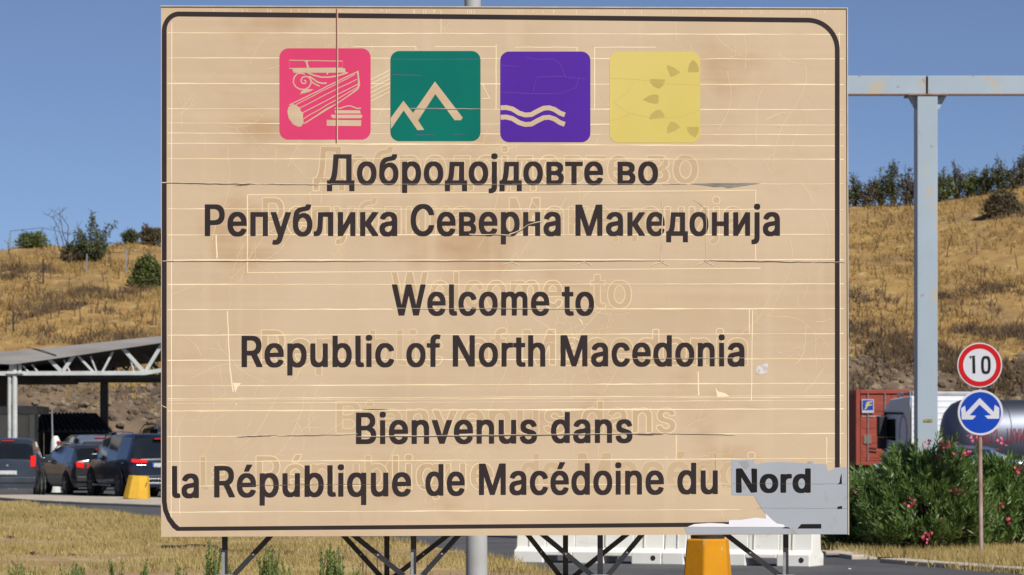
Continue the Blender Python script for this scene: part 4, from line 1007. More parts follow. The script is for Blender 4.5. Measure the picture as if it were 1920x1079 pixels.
# ------------------------------------------------------------------ yellow concrete bollards
m_yel = mat('worn_yellow_paint', (0.60, 0.27, 0.014), (0.53, 0.225, 0.010), scale=5, rough=.75, spec=.15, detail=8, bump=.04, bscale=30)
add_layer(m_yel, (0.42, 0.37, 0.30), 17, .65, .69, (1, 1, .6))
add_layer(m_yel, (0.20, 0.10, 0.03), 7, .64, .74, (1, 1, .5))
p = W(1327, 825, 24.0); p.z = 0
b1 = empty('bollard', p, R(-6), 'tall orange-yellow chipped concrete bollard under the torn corner of the board', 'bollard')
b1.rotation_euler.z = R(18)
mb = MB(); ztb = W(1327, 1010, 24).z
mb.lathe([(.235, 0), (.225, .12), (.160, ztb - .012), (.150, ztb)], 6)
mb.build('body', m_yel, b1, bevel=.012)
mb = MB(); mb.lathe([(.118, ztb + .0), (.122, ztb + .022), (.105, ztb + .026)], 28); mb.build('cap', mat('black_rubber', (.02, .022, .024), (.035, .035, .035), scale=12, rough=.7), b1)
m_yel2 = mat('faded_yellow_paint', (0.66, 0.40, 0.045), (0.58, 0.33, 0.04), scale=2.5, rough=.75, spec=.15, detail=7, bump=.04)
add_layer(m_yel2, (0.36, 0.22, 0.06), 3.5, .6, .75)
p = G(256, 941); p.z = .07
b2 = empty('concrete_block', p, R(14), 'tilted yellow block standing on the pale island in front of the black car', 'concrete block')
mb = MB(); hb = .60
mb.lathe([(.335, 0), (.33, .06), (.255, hb - .02), (.24, hb)], 8)
for i, v in enumerate(mb.v): mb.v[i] = (v[0] * 1.06 + v[2] * .10, v[1], v[2] + .045 * -v[0])
mb.build('body', m_yel2, b2, bevel=.015)
mb = MB(); mb.bar((.19, -.21, .30), (.23, -.20, .42), .05, .02); mb.build('hook', m_steel, b2)

# ------------------------------------------------------------------ white road barriers
m_wb = mat('white_barrier', (0.86, 0.85, 0.78), (0.82, 0.80, 0.73), scale=2.2, rough=.5, detail=6)
add_layer(m_wb, (0.50, 0.45, 0.36), 5.0, .62, .74, (.6, 1, 1.4), 9)
add_layer(m_wb, (0.55, 0.51, 0.42), 2.0, .56, .85, (1, 1, 3))
def barrier(pxl, pyl, pxr, pyr, label, slots):
    a = G(pxl, pyl); b = G(pxr, pyr); d = b - a; L = d.length - .012
    r = empty('road_barrier', a.lerp(b, .5), math.atan2(d.y, d.x), label, 'barrier', 'white barriers behind the board')
    prof = [(-.27, .0), (-.27, .155), (-.175, .20), (-.115, .78), (.115, .78), (.175, .20), (.27, .155), (.27, .0)]
    mb = MB()
    # body built as slices so that the fork slots are real openings
    xs_ = [-L / 2] + [x for s in slots for x in (s[0] * L - L / 2, s[1] * L - L / 2)] + [L / 2]
    n = len(prof)
    for i in range(len(xs_) - 1):
        x0, x1 = xs_[i], xs_[i + 1]; cut = i % 2 == 1
        pr = [(y, max(z, .10) if cut else z) for y, z in prof]
        mb.add([(x, y, z) for x in (x0, x1) for y, z in pr], [tuple(range(n - 1, -1, -1)), tuple(range(n, 2 * n))] + [(k, (k + 1) % n, (k + 1) % n + n, k + n) for k in range(n)])
    mb.build('body', m_wb, r, bevel=.012)
    for t in (.09, .34, .61, .87):
        mb = MB(); mb.bar((t * L - L / 2, -.1785, .22), (t * L - L / 2, -.1255, .74), .012, .014, up=(0, 1, 0)); mb.build('moulded_rib', mat('barrier_groove', (.60, .57, .50), (.5, .47, .41), scale=4, rough=.6), r)
    mb = MB(); mb.lathe([(.034, -.273), (.034, -.26)], 16, axis='y', c=(L / 2 - .11, 0, .085)); mb.build('drain_hole_shade', mat('hole_shade', (.05, .025, .02), (.03, .02, .02), scale=9), r)  # dark disc stands in for the shade inside a drain hole
    mb = MB(); mb.lathe([(.05, .78), (.05, .80)], 16); mb.build('filler_cap', m_wb, r)
    return r
barrier(977, 1054, 1253.5, 1058, 'white plastic barrier left of its twin, seen under the middle of the board', ((.20, .40), (.61, .80)))
barrier(1254.5, 1058, 1532, 1062.5, 'white plastic barrier on the right, behind the orange bollard and beside the verge', ((.15, .30), (.57, .78)))
# end of a third unit lying dark in the shade left of them
p = G(958, 1052)

# ------------------------------------------------------------------ height restriction gantry
m_gan = mat('gantry_paint', (0.345, 0.425, 0.50), (0.315, 0.39, 0.46), scale=1.3, rough=.55, detail=5)
add_layer(m_gan, (0.47, 0.39, 0.255), 2.0, .59, .74, (1, 1, .6))
add_layer(m_gan, (0.33, 0.19, 0.10), 5, .665, .72)
YG = 55.0; sg = YG / FPX
p = W(1738, 825, YG); p.z = 0
gt = empty('height_gantry', p, 0, 'tall white steel gantry of square column and rusty cross beam right of the board', 'gantry')
def gloc(px, py, dy=0): return W(px, py, YG) - p + Vector((0, dy, 0))
wcol = 38 * sg
zb = gloc(1738, 177).z; ztop_ = gloc(1738, 142).z; zmid = (zb + ztop_) / 2
for xc in (0.0, (1040 - 1738) * sg):
    mb = MB(); mb.box((xc, wcol / 2, (zb - .03) / 2), (wcol, wcol * 1.5, zb - .03)); col_ = mb.build('column', m_gan, gt, bevel=.008)
    mb = MB(); x0 = 32 * sg
    for s in (-1, 1):
        mb.add([Vector((xc + s * a, y, z)) for y in (.02, .05) for a, z in ((wcol / 2, zb - .03), (36 * sg, zb - .03), (36 * sg, zb - 5 * sg), (wcol / 2 + 4 * sg, zb - 28 * sg), (wcol / 2, zb - 28 * sg))],
               [(0, 1, 2, 3, 4), (9, 8, 7, 6, 5), (0, 5, 6, 1), (1, 6, 7, 2), (2, 7, 8, 3), (3, 8, 9, 4)])
    mb.build('bracket', m_gan, col_)
    mb = MB(); mb.box((xc, wcol / 2, zb - .013), (76 * sg, wcol * 1.6, .024)); mb.build('cap_plate', mat('rusty_plate', (.32, .22, .17), (.18, .09, .06), scale=7, rough=.8), col_)
    mb = MB(); mb.box((xc, wcol / 2, .02), (.6, .7, .04)); mb.build('base_plate', m_galv, col_)
hb_ = ztop_ - zb
xs_ = [(1738 - 1738) * sg, (2300 - 1738) * sg]
for (x0, x1) in (((960 - 1738) * sg, -.006), (.006, (2250 - 1738) * sg)):
    mb = MB(); mb.box(((x0 + x1) / 2, wcol / 2, zmid), (x1 - x0 - .022, wcol * .95, hb_ - .004)); mb.build('cross_beam', m_gan, gt, bevel=.006)
mb = MB(); mb.box((0, wcol / 2, zmid), (.0118, wcol * .9, hb_ - .03)); mb.build('beam_joint', m_steel, gt)
mb = MB(); mb.box(((1620 - 1738) * sg, wcol * .06, zb - .004), ((1738 - 1590) * 1.3 * sg, .012, .014)); mb.box(((1860 - 1738) * sg, wcol * .06, zb - .004), (200 * sg, .012, .014)); mb.build('rusty_edge', m_rust, gt)
xr_ = (2235 - 1738) * sg
mb = MB(); mb.box((xr_, wcol / 2, (zb - .002) / 2), (wcol, wcol * 1.5, zb - .002)); mb.build('column', m_gan, gt, bevel=.008)
# rust weeping low on the column and a small tag
mb = MB(); q = gloc(1739, 789); mb.box((q.x, wcol / 2 - wcol * .75 - .004, q.z), (.145, .012, .045)); mb.build('tag_plate', mat('tag_yellow', (.40, .33, .05), (.14, .10, .04), scale=16), gt)

# ------------------------------------------------------------------ traffic sign post
YS = 46.5; ss = YS / FPX
p = W(1838, 825, YS); p.z = .05
ts = empty('traffic_sign', p, 0, 'rusty post on the verge carrying a speed limit 10 disc above a blue arrow disc', 'road sign')
def sl_(px, py, dy=0.0): return W(px, py, YS + dy) - p
mb = MB(); mb.tube([(0.012, 0, -.02), (-.004, 0, sl_(1838, 850).z), (-.012, 0, sl_(1838, 655).z)], .030, 14)
m_post = mat('rusty_post', (0.42, 0.36, 0.33), (0.27, 0.125, 0.08), scale=5, rough=.7, stretch=(1, 1, .5))
mb.build('post', m_post, ts, smooth=True)
m_sw = mat('sign_white', (0.60, 0.61, 0.67), (0.55, 0.56, 0.62), scale=4, rough=.55, spec=.15)
m_sr = mat('sign_red', (0.52, 0.010, 0.012), (0.47, 0.010, 0.012), scale=4, rough=.55, spec=.15)
m_sb = mat('sign_blue', (0.006, 0.055, 0.42), (0.008, 0.05, 0.37), scale=4, rough=.55, spec=.15)
m_sk = mat('sign_black', (0.012, 0.013, 0.014), (0.02, 0.02, 0.02), scale=4, rough=.55, spec=.15)
def disc(mb, cx, cy, r, off):
    c = sl_(cx, cy, -.045 - off); rr = r * ss; mb.lathe([(rr, 0), (rr, .0)], 64, axis='y', c=c); mb.f = [f for f in mb.f if len(f) > 4][:1] if off else mb.f
def plate(cx, cy, r, face, ring, rin, lb):
    mb = MB(); c = sl_(cx, cy, -.045); mb.lathe([(r * ss, .012), (r * ss, 0)], 64, axis='y', c=c)
    o = mb.build('sign_disc', m_sw, ts); o['label'] = lb
    n = 72
    if ring:
        mb = MB(); V_ = [sl_(cx + q * math.cos(2 * math.pi * k / n), cy + q * math.sin(2 * math.pi * k / n), -.0475) for q in (r - 2, rin) for k in range(n)]
        mb.add(V_, [(k, (k + 1) % n, (k + 1) % n + n, k + n) for k in range(n)]); mb.build('red_ring', ring, o)
    else:
        mb = MB(); mb.add([sl_(cx + rin * math.cos(2 * math.pi * k / n), cy + rin * math.sin(2 * math.pi * k / n), -.0475) for k in range(n)], [tuple(range(n))]); mb.build('blue_field', face, o)
    mb = MB(); c2 = sl_(cx, cy); mb.box((c2.x, -.028, c2.z), (.11, .012, .05)); mb.box((c2.x, 0.036, c2.z), (.11, .012, .05)); mb.build('clamp', m_galv, o)
    return o
d1 = plate(1837, 685, 42, m_sw, m_sr, 31, 'round white speed limit sign with red ring and the number 10')
d2 = plate(1838.5, 774, 42.5, m_sb, None, 38.5, 'round blue sign with a white two-way arrow')
SP = lambda off: (lambda x, y: sl_(x, y, off))
mb = MB()
ribbon(mb, [(1818.5, 671), (1825.5, 667.5), (1826.3, 700.5)], 5.4, SP(-.0480))
zero = []
for (rx, ry) in ((9.0, 17), (3.9, 11.8)):
    zero.append([(1848.6 + (abs(math.cos(t)) ** .62) * math.copysign(rx, math.cos(t)), 684.7 + (abs(math.sin(t)) ** .72) * math.copysign(ry, math.sin(t))) for t in (2 * math.pi * k / 40 for k in range(40))])
fill(mb, zero, SP(-.0482))
mb.build('number', m_sk, d1)
mb = MB()
ar = [(1837, 746.5), (1863.5, 773), (1865, 759.5), (1873.5, 765), (1873.5, 785.5), (1852, 785.5), (1846.5, 780), (1858.5, 779), (1836.5, 759), (1818, 779), (1830, 780), (1824, 787), (1803.5, 787), (1802, 766), (1809.5, 761), (1811, 774)]
fill(mb, [ar], SP(-.0480)); mb.build('arrow', m_sw, d2)

# ------------------------------------------------------------------ oleanders on the verge
m_ol = leaf_mat('oleander_leaf', (0.095, 0.175, 0.040), (0.15, 0.235, 0.062), .42, .3, 2.2)
m_olstem = mat('oleander_stem', (0.13, 0.12, 0.07), (0.09, 0.08, 0.05), scale=8, rough=.8)
m_flower = leaf_mat('oleander_flower', (0.80, 0.06, 0.15), (0.85, 0.20, 0.32), .6, .3, 9)
def oleander(label, px, py, Y, wpx, hpx, nstem, flowers, seed):
    random.seed(seed); g = np.random.default_rng(seed)
    s = Y / FPX; base = W(px, 825, Y); base.z = .05; Wd = wpx * s / 2; Hh = hpx * s
    r = empty('oleander', base, 0, label, 'bush', 'oleander bushes on the verge')
    st = MB(); C = []; D = []; Ls = []
    for i in range(nstem):
        a = random.uniform(0, 2 * math.pi); rad = math.sqrt(random.random())
        tx, ty = math.cos(a) * rad * Wd, math.sin(a) * rad * Wd * .85
        hh = Hh * (1 - .62 * rad ** 2.2) * random.uniform(.72, 1.04)
        if random.random() < .50: hh *= random.uniform(.10, .80)
        tip = Vector((tx, ty, max(.12, hh))); b0 = Vector((tx * .22, ty * .22, -.05)); mid = b0.lerp(tip, .5) + Vector((0, 0, .10 * Hh)); mid.z = min(mid.z, tip.z)
        st.tube([b0, mid, tip], [.013, .010, .004], 4, cap=False)
        out_ = Vector((tx, ty, 0)); out_ = out_.normalized() if out_.length > .01 else Vector((0, 0, 0))
        for sh in range(3):
            b1_ = tip + Vector((random.gauss(0, .085), random.gauss(0, .085), random.gauss(0, .06)))
            dr = (out_ * random.uniform(.15, .8) + Vector((random.uniform(-.3, .3), random.uniform(-.3, .3), random.uniform(.7, 1.3)))).normalized()
            ln_ = random.uniform(.10, .24)
            if sh == 0: st.tube([tip, b1_ + dr * ln_], [.004, .002], 3, cap=False)
            for j in range(15):
                t = j / 14
                ph = j * 2.1 + random.uniform(-.5, .5)
                u_ = dr.orthogonal().normalized(); w_ = dr.cross(u_)
                side = u_ * math.cos(ph) + w_ * math.sin(ph)
                d_ = (dr * (.55 + 1.1 * t) + side * (1.0 - .45 * t)).normalized()
                C.append(b1_ + dr * ln_ * t); D.append(d_); Ls.append(random.uniform(.08, .15))
    C = np.array([tuple(c) for c in C]); D = np.array([tuple(c) for c in D]); Ls = np.array(Ls)
    v, f = leaves(C, D, Ls, g.uniform(.020, .032, len(C)))
    flat_mesh('foliage', v, f, m_ol, r)
    st.build('stems', m_olstem, r)
    for (fx, fy, n_) in flowers:
        # flower heads sit on the front of the bush
        q = W(fx, fy, Y) - base
        k2 = min(1, abs(q.x) / Wd); yy = -math.sqrt(max(0, 1 - k2 * k2)) * Wd * 1.06 * (1 - .45 * min(1, max(0, q.z / Hh)) ** 3)
        q = W(fx, fy, Y + yy) - base
        c = np.repeat(np.array([tuple(q)]), n_ * 6, 0) + g.normal(0, .022 * math.sqrt(n_), (n_ * 6, 3)); d_ = g.normal(size=(n_ * 6, 3)); d_ /= np.linalg.norm(d_, axis=1)[:, None]
        v, f = leaves(c, d_, .05, .045)
        flat_mesh('blossom', v, f, m_flower, r)
        sb = MB(); sb.tube([Vector((q.x * .6, q.y * .6, max(0, q.z - .35))), q], [.006, .003], 4); sb.build('flower_stalk', m_olstem, r)
    return r
oleander('large oleander bush with several pink blooms on the verge left of the sign post', 1735, 1046, 47.6, 230, 184, 400,
         [(1775, 836, 4), (1815, 847, 2), (1800, 921, 4), (1705, 946, 2), (1737, 1008, 3), (1757, 854, 1), (1791, 852, 1), (1741, 830, 1), (1762, 978, 1)], 3)
oleander('oleander bush on the verge beside the grey torn board corner', 1622, 1030, 48.6, 150, 124, 230, [(1604, 925, 1), (1630, 905, 1)], 4)
oleander('oleander bush behind and right of the sign post at the photo edge', 1880, 1046, 49.0, 224, 160, 340, [(1876, 831, 2), (1911, 883, 2), (1874, 948, 2), (1828, 823, 3), (1890, 975, 1)], 5)
random.seed(21)

# ------------------------------------------------------------------ weeds in the foreground
def weed(name, label, px, ytop, Y, n, wpx, m, cat='weed', group=None, leafy=True):
    s = Y / FPX; base = W(px, 825, Y); base.z = 0
    r = empty(name, base, 0, label, cat, group); Hh = HC + (HZ - ytop) * s
    st = MB(); C = []; D = []; Ls = []
    for i in range(n):
        x = random.uniform(-.5, .5) * wpx * s; y = random.uniform(-.15, .15); hh = Hh * random.uniform(.55, 1.0)
        ln = Vector((random.uniform(-.06, .06), random.uniform(-.05, .05), 0))
        a, b = Vector((x, y, -.02)), Vector((x, y, hh)) + ln; mid = a.lerp(b, .5) + ln * -.2
        st.tube([a, mid, b], [.006, .005, .002], 4, cap=False)
        for j in range(int(hh / .013) if leafy else int(hh / .05)):
            t = random.uniform(.12, 1); ph = random.uniform(0, 6.28)
            C.append(tuple(a.lerp(b, t) + ln * 0)); up = 1.5 if leafy else .8
            d_ = Vector((math.cos(ph), math.sin(ph), up)).normalized(); D.append(tuple(d_)); Ls.append(random.uniform(.03, .075) * (1.15 - .6 * t) if leafy else random.uniform(.015, .03))
    C, D, Ls = np.array(C), np.array(D), np.array(Ls)
    v, f = leaves(C, D, Ls, Ls * .34); flat_mesh('leaves', v, f, m, r); st.build('stems', m, r)
WG = 'green upright weeds in front of the board'
for (px, yt, Y, n, w, lb) in ((398, 1020, 33, 11, 30, 'tall green weed clump just left of the first board post'), (430, 1052, 35, 5, 20, 'short green weed right of the first board post'), (502, 1024, 34, 14, 26, 'dense tall green weed clump below the first slanted brace'),
        (526, 1050, 35, 6, 16, 'low green weed beside the dense clump under the first brace'), (540, 1062, 35, 5, 12, 'smallest green weed right of the dense clump'), (610, 1024, 34, 8, 16, 'slender green weed left of the white litter'), (632, 1034, 33, 13, 28, 'leafy green weed clump below the white litter'),
        (668, 1058, 35, 6, 20, 'short green weed under the left middle brace'), (335, 1066, 35, 4, 16, 'sparse green weed near the left board corner'), (25, 1050, 36, 4, 10, 'thin green weed at the left photo edge'), (48, 1064, 36, 5, 20, 'forked green weed near the left edge'),
        (132, 1058, 36, 8, 16, 'green weed tuft standing apart in the left field'), (155, 1058, 36, 4, 14, 'two green stalks right of the left field tuft'), (218, 1056, 36, 6, 14, 'green weed in the field midway to the board'), (268, 1052, 37, 4, 12, 'lone green weed close to the left board edge')):
    weed('weed_clump', lb, px, yt - 5, Y, int(n * 1.6), w * 1.1, m_greenw, group=WG)
for (px, yt, Y, n, w, lb) in ((684, 1030, 33, 4, 14, 'dark dry stalk between the left middle braces'), (712, 1016, 33, 3, 12, 'tall dark dry stalk beside the rear post'), (606, 1012, 33, 1, 4, 'single tall dry stalk left of the litter'), (800, 1042, 36, 2, 8, 'thin dry stalk right of the second front post'),
        (893, 1062, 20.9, 3, 6, 'dry stalk in front of the lamp post foot'), (920, 1058, 36, 3, 12, 'small dry stalk right of the lamp post'), (762, 1050, 36, 3, 14, 'dry stalk by the middle gusset')):
    weed('dry_weed', lb, px, yt, Y, n, w, m_brownw, 'dry weed', 'dry stalks under the board', False)

# litter, clods and a fallen twig
def litter(px, py, s, m, label, name='paper_scrap', cat='litter', flat=.6):
    p = G(px, py); r_ = s * p.y / FPX; bm = bmesh.new(); bmesh.ops.create_icosphere(bm, subdivisions=2, radius=r_)
    for v in bm.verts: v.co = Vector((v.co.x * 1.2, v.co.y, v.co.z * flat)) * random.uniform(.7, 1.15)
    me = bpy.data.meshes.new(name); bm.to_mesh(me); bm.free(); me.materials.append(m)
    o = bpy.data.objects.new(name, me); o.location = (p.x, p.y, r_ * flat * .6); COL.objects.link(o); tag(o, label, cat)
m_paper = mat('paper', (.72, .72, .76), (.6, .6, .62), scale=20, rough=.8)
m_clod = mat('dark_clod', (.10, .055, .045), (.06, .04, .035), scale=12, rough=.95)
litter(636, 1043, 3.6, m_paper, 'crumpled white paper in the grass below the board')
litter(211, 1003, 3.2, m_paper, 'white scrap in the field left of the board')
litter(224, 1047, 2.0, m_paper, 'tiny pale scrap low in the left field')
litter(1593, 1068, 2.6, m_paper, 'tiny white scrap on the asphalt by the kerb')
litter(64, 1041, 7, m_clod, 'reddish dark clod in the left field', 'clod', 'clod')
litter(136, 1042, 6.5, m_clod, 'flat dark clod right of the reddish one', 'clod', 'clod', .4)
litter(119, 1040, 2.6, m_clod, 'small dark clod between the two large ones', 'clod', 'clod')
litter(20, 1010, 6, m_clod, 'grey brown clod at the left photo edge', 'clod', 'clod', .6)
for L, lb in (([(424, 1038), (450, 1036), (475, 1036), (500, 1036), (525, 1042), (552, 1040)], 'dark fallen twig lying in the grass below the board'), ([(305, 1029), (330, 1030), (360, 1027), (405, 1029), (420, 1039)], 'thin dark hose in the grass near the left board corner')):
    mb = MB(); mb.tube([G(*q) + Vector((0, 0, .03)) for q in L], .022, 6)
    o = mb.build('twig' if 'twig' in lb else 'hose', m_brownw if 'twig' in lb else m_steel); tag(o, lb, 'twig' if 'twig' in lb else 'hose')
# ------------------------------------------------------------------ cars
m_tyre = mat('tyre', (0.018, 0.018, 0.019), (0.03, 0.029, 0.028), scale=14, rough=.85)
m_rim = mat('alloy_rim', (0.34, 0.35, 0.37), (0.26, 0.27, 0.28), scale=9, rough=.35, metal=.8)
m_glass = mat('tinted_glass', (0.008, 0.010, 0.012), (0.012, 0.014, 0.016), scale=2, rough=.06, spec=.8)
m_glassc = mat('side_glass', (0.02, 0.035, 0.042), (0.015, 0.028, 0.034), scale=2, rough=.04, spec=.9, coat=.6)
m_red = mat('tail_lamp_red', (0.55, 0.012, 0.012), (0.42, 0.008, 0.01), scale=9, rough=.2, coat=.6)
m_plate = mat('plate_white', (0.55, 0.56, 0.58), (0.5, 0.51, 0.53), scale=9, rough=.4)
m_eu = mat('plate_blue', (0.01, 0.06, 0.42), (0.01, 0.05, 0.36), scale=9, rough=.4)
m_chrome = mat('chrome', (0.75, 0.76, 0.78), (0.65, 0.66, 0.68), scale=9, rough=.12, metal=1)
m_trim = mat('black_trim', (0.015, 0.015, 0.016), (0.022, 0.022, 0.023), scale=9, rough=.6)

def lit_lamp(name, c, e):
    m = mat(name, c, None, 9, .25)
    p = m.node_tree.nodes['Principled BSDF']; p.inputs['Emission Color'].default_value = (*c, 1); p.inputs['Emission Strength'].default_value = e
    return m
m_brake = lit_lamp('lit_brake_lamp', (0.75, 0.012, 0.01), .45)

def car(label, cat, loc, rz, W_, st, paint, belt=1.02, zb=.24, wheels=(-1.35, 1.45), rw=.34, lamps=None, plate=None, rails=False, lit=False, badge=False, extras=None):
    """st: (y, roof height, segment flag) from the rear to the front; flags: s side glass, r sloping glass"""
    r = empty('parked_car', loc, rz, label, cat)
    w0 = W_ / 2; ya, yb = st[0][0], st[-1][0]; Lh = (yb - ya) / 2; ym = (ya + yb) / 2
    rings = []
    for (y, T, fl) in st:
        e = abs(y - ym) / Lh; w = w0 * (1 - .10 * max(0, e - .72) / .28 - .02 * e)
        if T > belt + .06:
            wr = w * .955 - .25 * (T - belt)
            pr = [(0, zb), (w * .90, zb), (w * .985, zb + .16), (w, .62), (w * .99, belt - .14), (w * .955, belt), (wr, T - .085), (wr - .12, T - .015), (0, T)]
        else:
            pr = [(0, zb), (w * .90, zb), (w * .985, zb + .16), (w, min(.62, T - .2)), (w * .985, T - .14), (w * .955, T - .05), (w * .92, T - .02), (w * .6, T + .005), (0, T + .02)]
        rings.append([(x, y, z) for x, z in pr] + [(-x, y, z) for x, z in pr[-2:0:-1]])
    n = len(rings[0])
    body = MB(); sg = {1: MB(), -1: MB()}; rg = MB(); wg = MB()
    V_ = [p for rr in rings for p in rr]
    side = {5: 1, n - 6: -1}
    for i in range(len(st) - 1):
        fl = st[i][2]
        for k in range(n):
            q = (i * n + k, i * n + (k + 1) % n, (i + 1) * n + (k + 1) % n, (i + 1) * n + k)
            top = k in (6, 7, 8, 9) and k < n - 6
            if fl == 's' and k in side: sg[side[k]].add([V_[t] for t in q], [(0, 1, 2, 3)])
            elif fl == 'r' and top: (rg if i < len(st) / 2 else wg).add([V_[t] for t in q], [(0, 1, 2, 3)])
            else: body.add([V_[t] for t in q], [(0, 1, 2, 3)])
    body.add(rings[0], [tuple(range(n))]); body.add(rings[-1], [tuple(range(n))])
    bo = body.build('body', paint, r)
    bm = bmesh.new(); bm.from_mesh(bo.data); bmesh.ops.remove_doubles(bm, verts=bm.verts, dist=.0005); bmesh.ops.recalc_face_normals(bm, faces=bm.faces); bm.to_mesh(bo.data); bm.free()
    bo.data.shade_smooth(); bo.data.set_sharp_from_angle(angle=R(38))
    for s in (1, -1): sg[s].build('side_window', m_glassc, r, smooth=True)
    if rg.v: rg.build('rear_window', m_glass, r, smooth=True)
    if wg.v: wg.build('windscreen', m_glass, r, smooth=True)
    # wheels, with black discs drawn for the shade of the wheel wells
    for yw in wheels:
        for s in (1, -1):
            e = abs(yw - ym) / Lh; w = w0 * (1 - .10 * max(0, e - .72) / .28 - .02 * e)
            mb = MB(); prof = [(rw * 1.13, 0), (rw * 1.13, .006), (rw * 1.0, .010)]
            mb.lathe([(a, s * b) for a, b in prof], 32, axis='x', c=(s * (w + .000), yw, rw + .02)); mb.build('wheel_well_shade', m_trim, r)
            wo = MB(); wo.lathe([(rw * .62, s * -.20), (rw * .95, s * -.20), (rw, s * -.15), (rw, s * -.03), (rw * .93, s * .018), (rw * .66, s * .024)], 32, axis='x', c=(s * w, yw, rw))
            wh = wo.build('wheel', m_tyre, r, smooth=True)
            mb = MB(); mb.lathe([(rw * .655, s * .012), (rw * .63, s * .027), (rw * .56, s * .020)], 32, axis='x', c=(s * w, yw, rw))
            for k in range(5):
                t = 2 * math.pi * k / 5 + .3; mb.bar((s * (w + .024), yw, rw), (s * (w + .022), yw + math.cos(t) * rw * .6, rw + math.sin(t) * rw * .6), .06, .02, up=(1, 0, 0))
            mb.build('rim', m_rim, wh)
    # rear details
    T0 = st[0][1]; yr_ = ya
    for L in (lamps or []):
        for s in (1, -1):
            mb = MB(); (x0, x1, z0, z1) = L
            mb.prism([(s * x0, z0), (s * x1, z0 + .02), (s * x1, z1), (s * x0, z1 - .02)], 0, 1)
            mb.v = [(v[0], yr_ - .022 + v[2] * .10, v[1]) for v in mb.v]
            mb.build('tail_light', m_brake if lit else m_red, r, bevel=.008)
    if plate:
        zc = plate[1]; xc = plate[2] if len(plate) > 2 else 0
        mb = MB(); mb.box((xc, yr_ - .02, zc), (.52, .012, .115)); po_ = mb.build('number_plate', m_plate, r)
        mb = MB(); mb.box((xc - .235, yr_ - .0265, zc), (.05, .004, .11)); mb.build('blue_band', m_eu, po_)
        mb = MB(); fill(mb, fit_word(plate[0], 0, .41, 0, -.072), lambda x, y: (xc - .195 + x, yr_ - .0268, zc - .036 - .072 - y)); mb.build('lettering', m_trim, po_)
    mb = MB(); mb.box((0, yr_ + .01, zb + .24), (W_ * .86, .10, .17)); mb.build('rear_bumper', extras or m_trim, r, bevel=.03)
    for s in (1, -1):
        iw = [i for i, q in enumerate(st) if q[2] == 's'][-1]; ym_ = st[iw + 1][0] - .05
        mb = MB(); mb.box((s * (w0 + .09), ym_, belt + .05), (.17, .11, .16)); mb.bar((s * (w0 * .93), ym_, belt + .0), (s * (w0 + .06), ym_, belt + .02), .05, .04); mb.build('wing_mirror', paint, r, bevel=.03)
        hs = [i for i, q in enumerate(st) if q[2] == 's']
        for i in (hs[0], hs[-1]):
            mb = MB(); yy = st[i][0] + .12; mb.box((s * (w0 + .004), yy, belt - .13), (.03, .20, .03)); mb.build('door_handle', paint, r, bevel=.008)
        if rails:
            cab_ = [q for q in st if q[1] > belt + .4]
            mb = MB(); ins = w0 * .955 - .25 * (cab_[1][1] - belt) - .05
            mb.tube([(s * ins, q[0], q[1] + (.045 if 0 < j < len(cab_) - 1 else -.04)) for j, q in enumerate(cab_)], .018, 8); mb.build('roof_rail', m_chrome, r, smooth=True)
    hi = max(q[1] for q in st); y1 = min(q[0] for q in st if q[1] > hi - .16)
    z1 = [q[1] for q in st if q[0] == y1][0]
    mb = MB(); mb.box((0, y1 - .10, z1 - .035), (.34, .10, .03)); mb.build('high_brake_light', m_red, r)
    if badge: mb = MB(); mb.lathe([(.045, 0), (.02, -.02)], 12, axis='y', c=(0, yr_ - .012, T0 - .08)); mb.build('badge', m_chrome, r)
    return r

def paint(name, c, c2=None, rough=.25, metal=.3): return mat(name, c, c2 or tuple(x * 1.2 + .004 for x in c), scale=1.5, rough=rough, metal=metal, coat=.8)
def ground_at(px, Y):
    p = W(px, 825, Y); p.z = 0.004; return p

# black off-roader
SUV = [(-2.36, .98, ''), (-2.33, 1.06, 'r'), (-2.16, 1.66, ''), (-1.96, 1.745, 's'), (-1.12, 1.775, ''), (-1.02, 1.775, 's'), (-.08, 1.77, ''), (.02, 1.765, 's'), (.78, 1.68, ''), (.86, 1.66, 'r'), (1.42, 1.14, ''), (1.55, 1.10, ''), (2.05, 1.06, ''), (2.32, .98, ''), (2.40, .78, '')]
suv = car('black off-road car with lit red tail lights standing behind the yellow block', 'car', ground_at(258, 96.2), R(22), 1.93, SUV, paint('black_paint', (.006, .010, .020)), belt=1.08, zb=.30, rw=.385, wheels=(-1.42, 1.50),
          lamps=[(.40, .835, .96, 1.07)], plate=('BH 2764', .90), rails=True, lit=True, badge=False)
mb = MB(); mb.box((0, -2.395, .52), (1.3, .02, .03)); mb.box((0, -2.395, .40), (1.0, .02, .05)); mb.bar((-.42, -2.385, .90), (-.70, -2.380, .90), .012, .016); mb.build('chrome_strip', m_chrome, suv, bevel=.006)
for s in (-1, 1):
    mb = MB(); mb.box((s * .99, .04, .34), (.14, 1.9, .05)); mb.build('running_board', m_chrome, suv, bevel=.015)
for s in (-1, 1):
    mb = MB(); mb.lathe([(.05, -2.42), (.055, -2.3)], 14, axis='y', c=(s * .55, 0, .36)); mb.build('exhaust', m_chrome, suv)
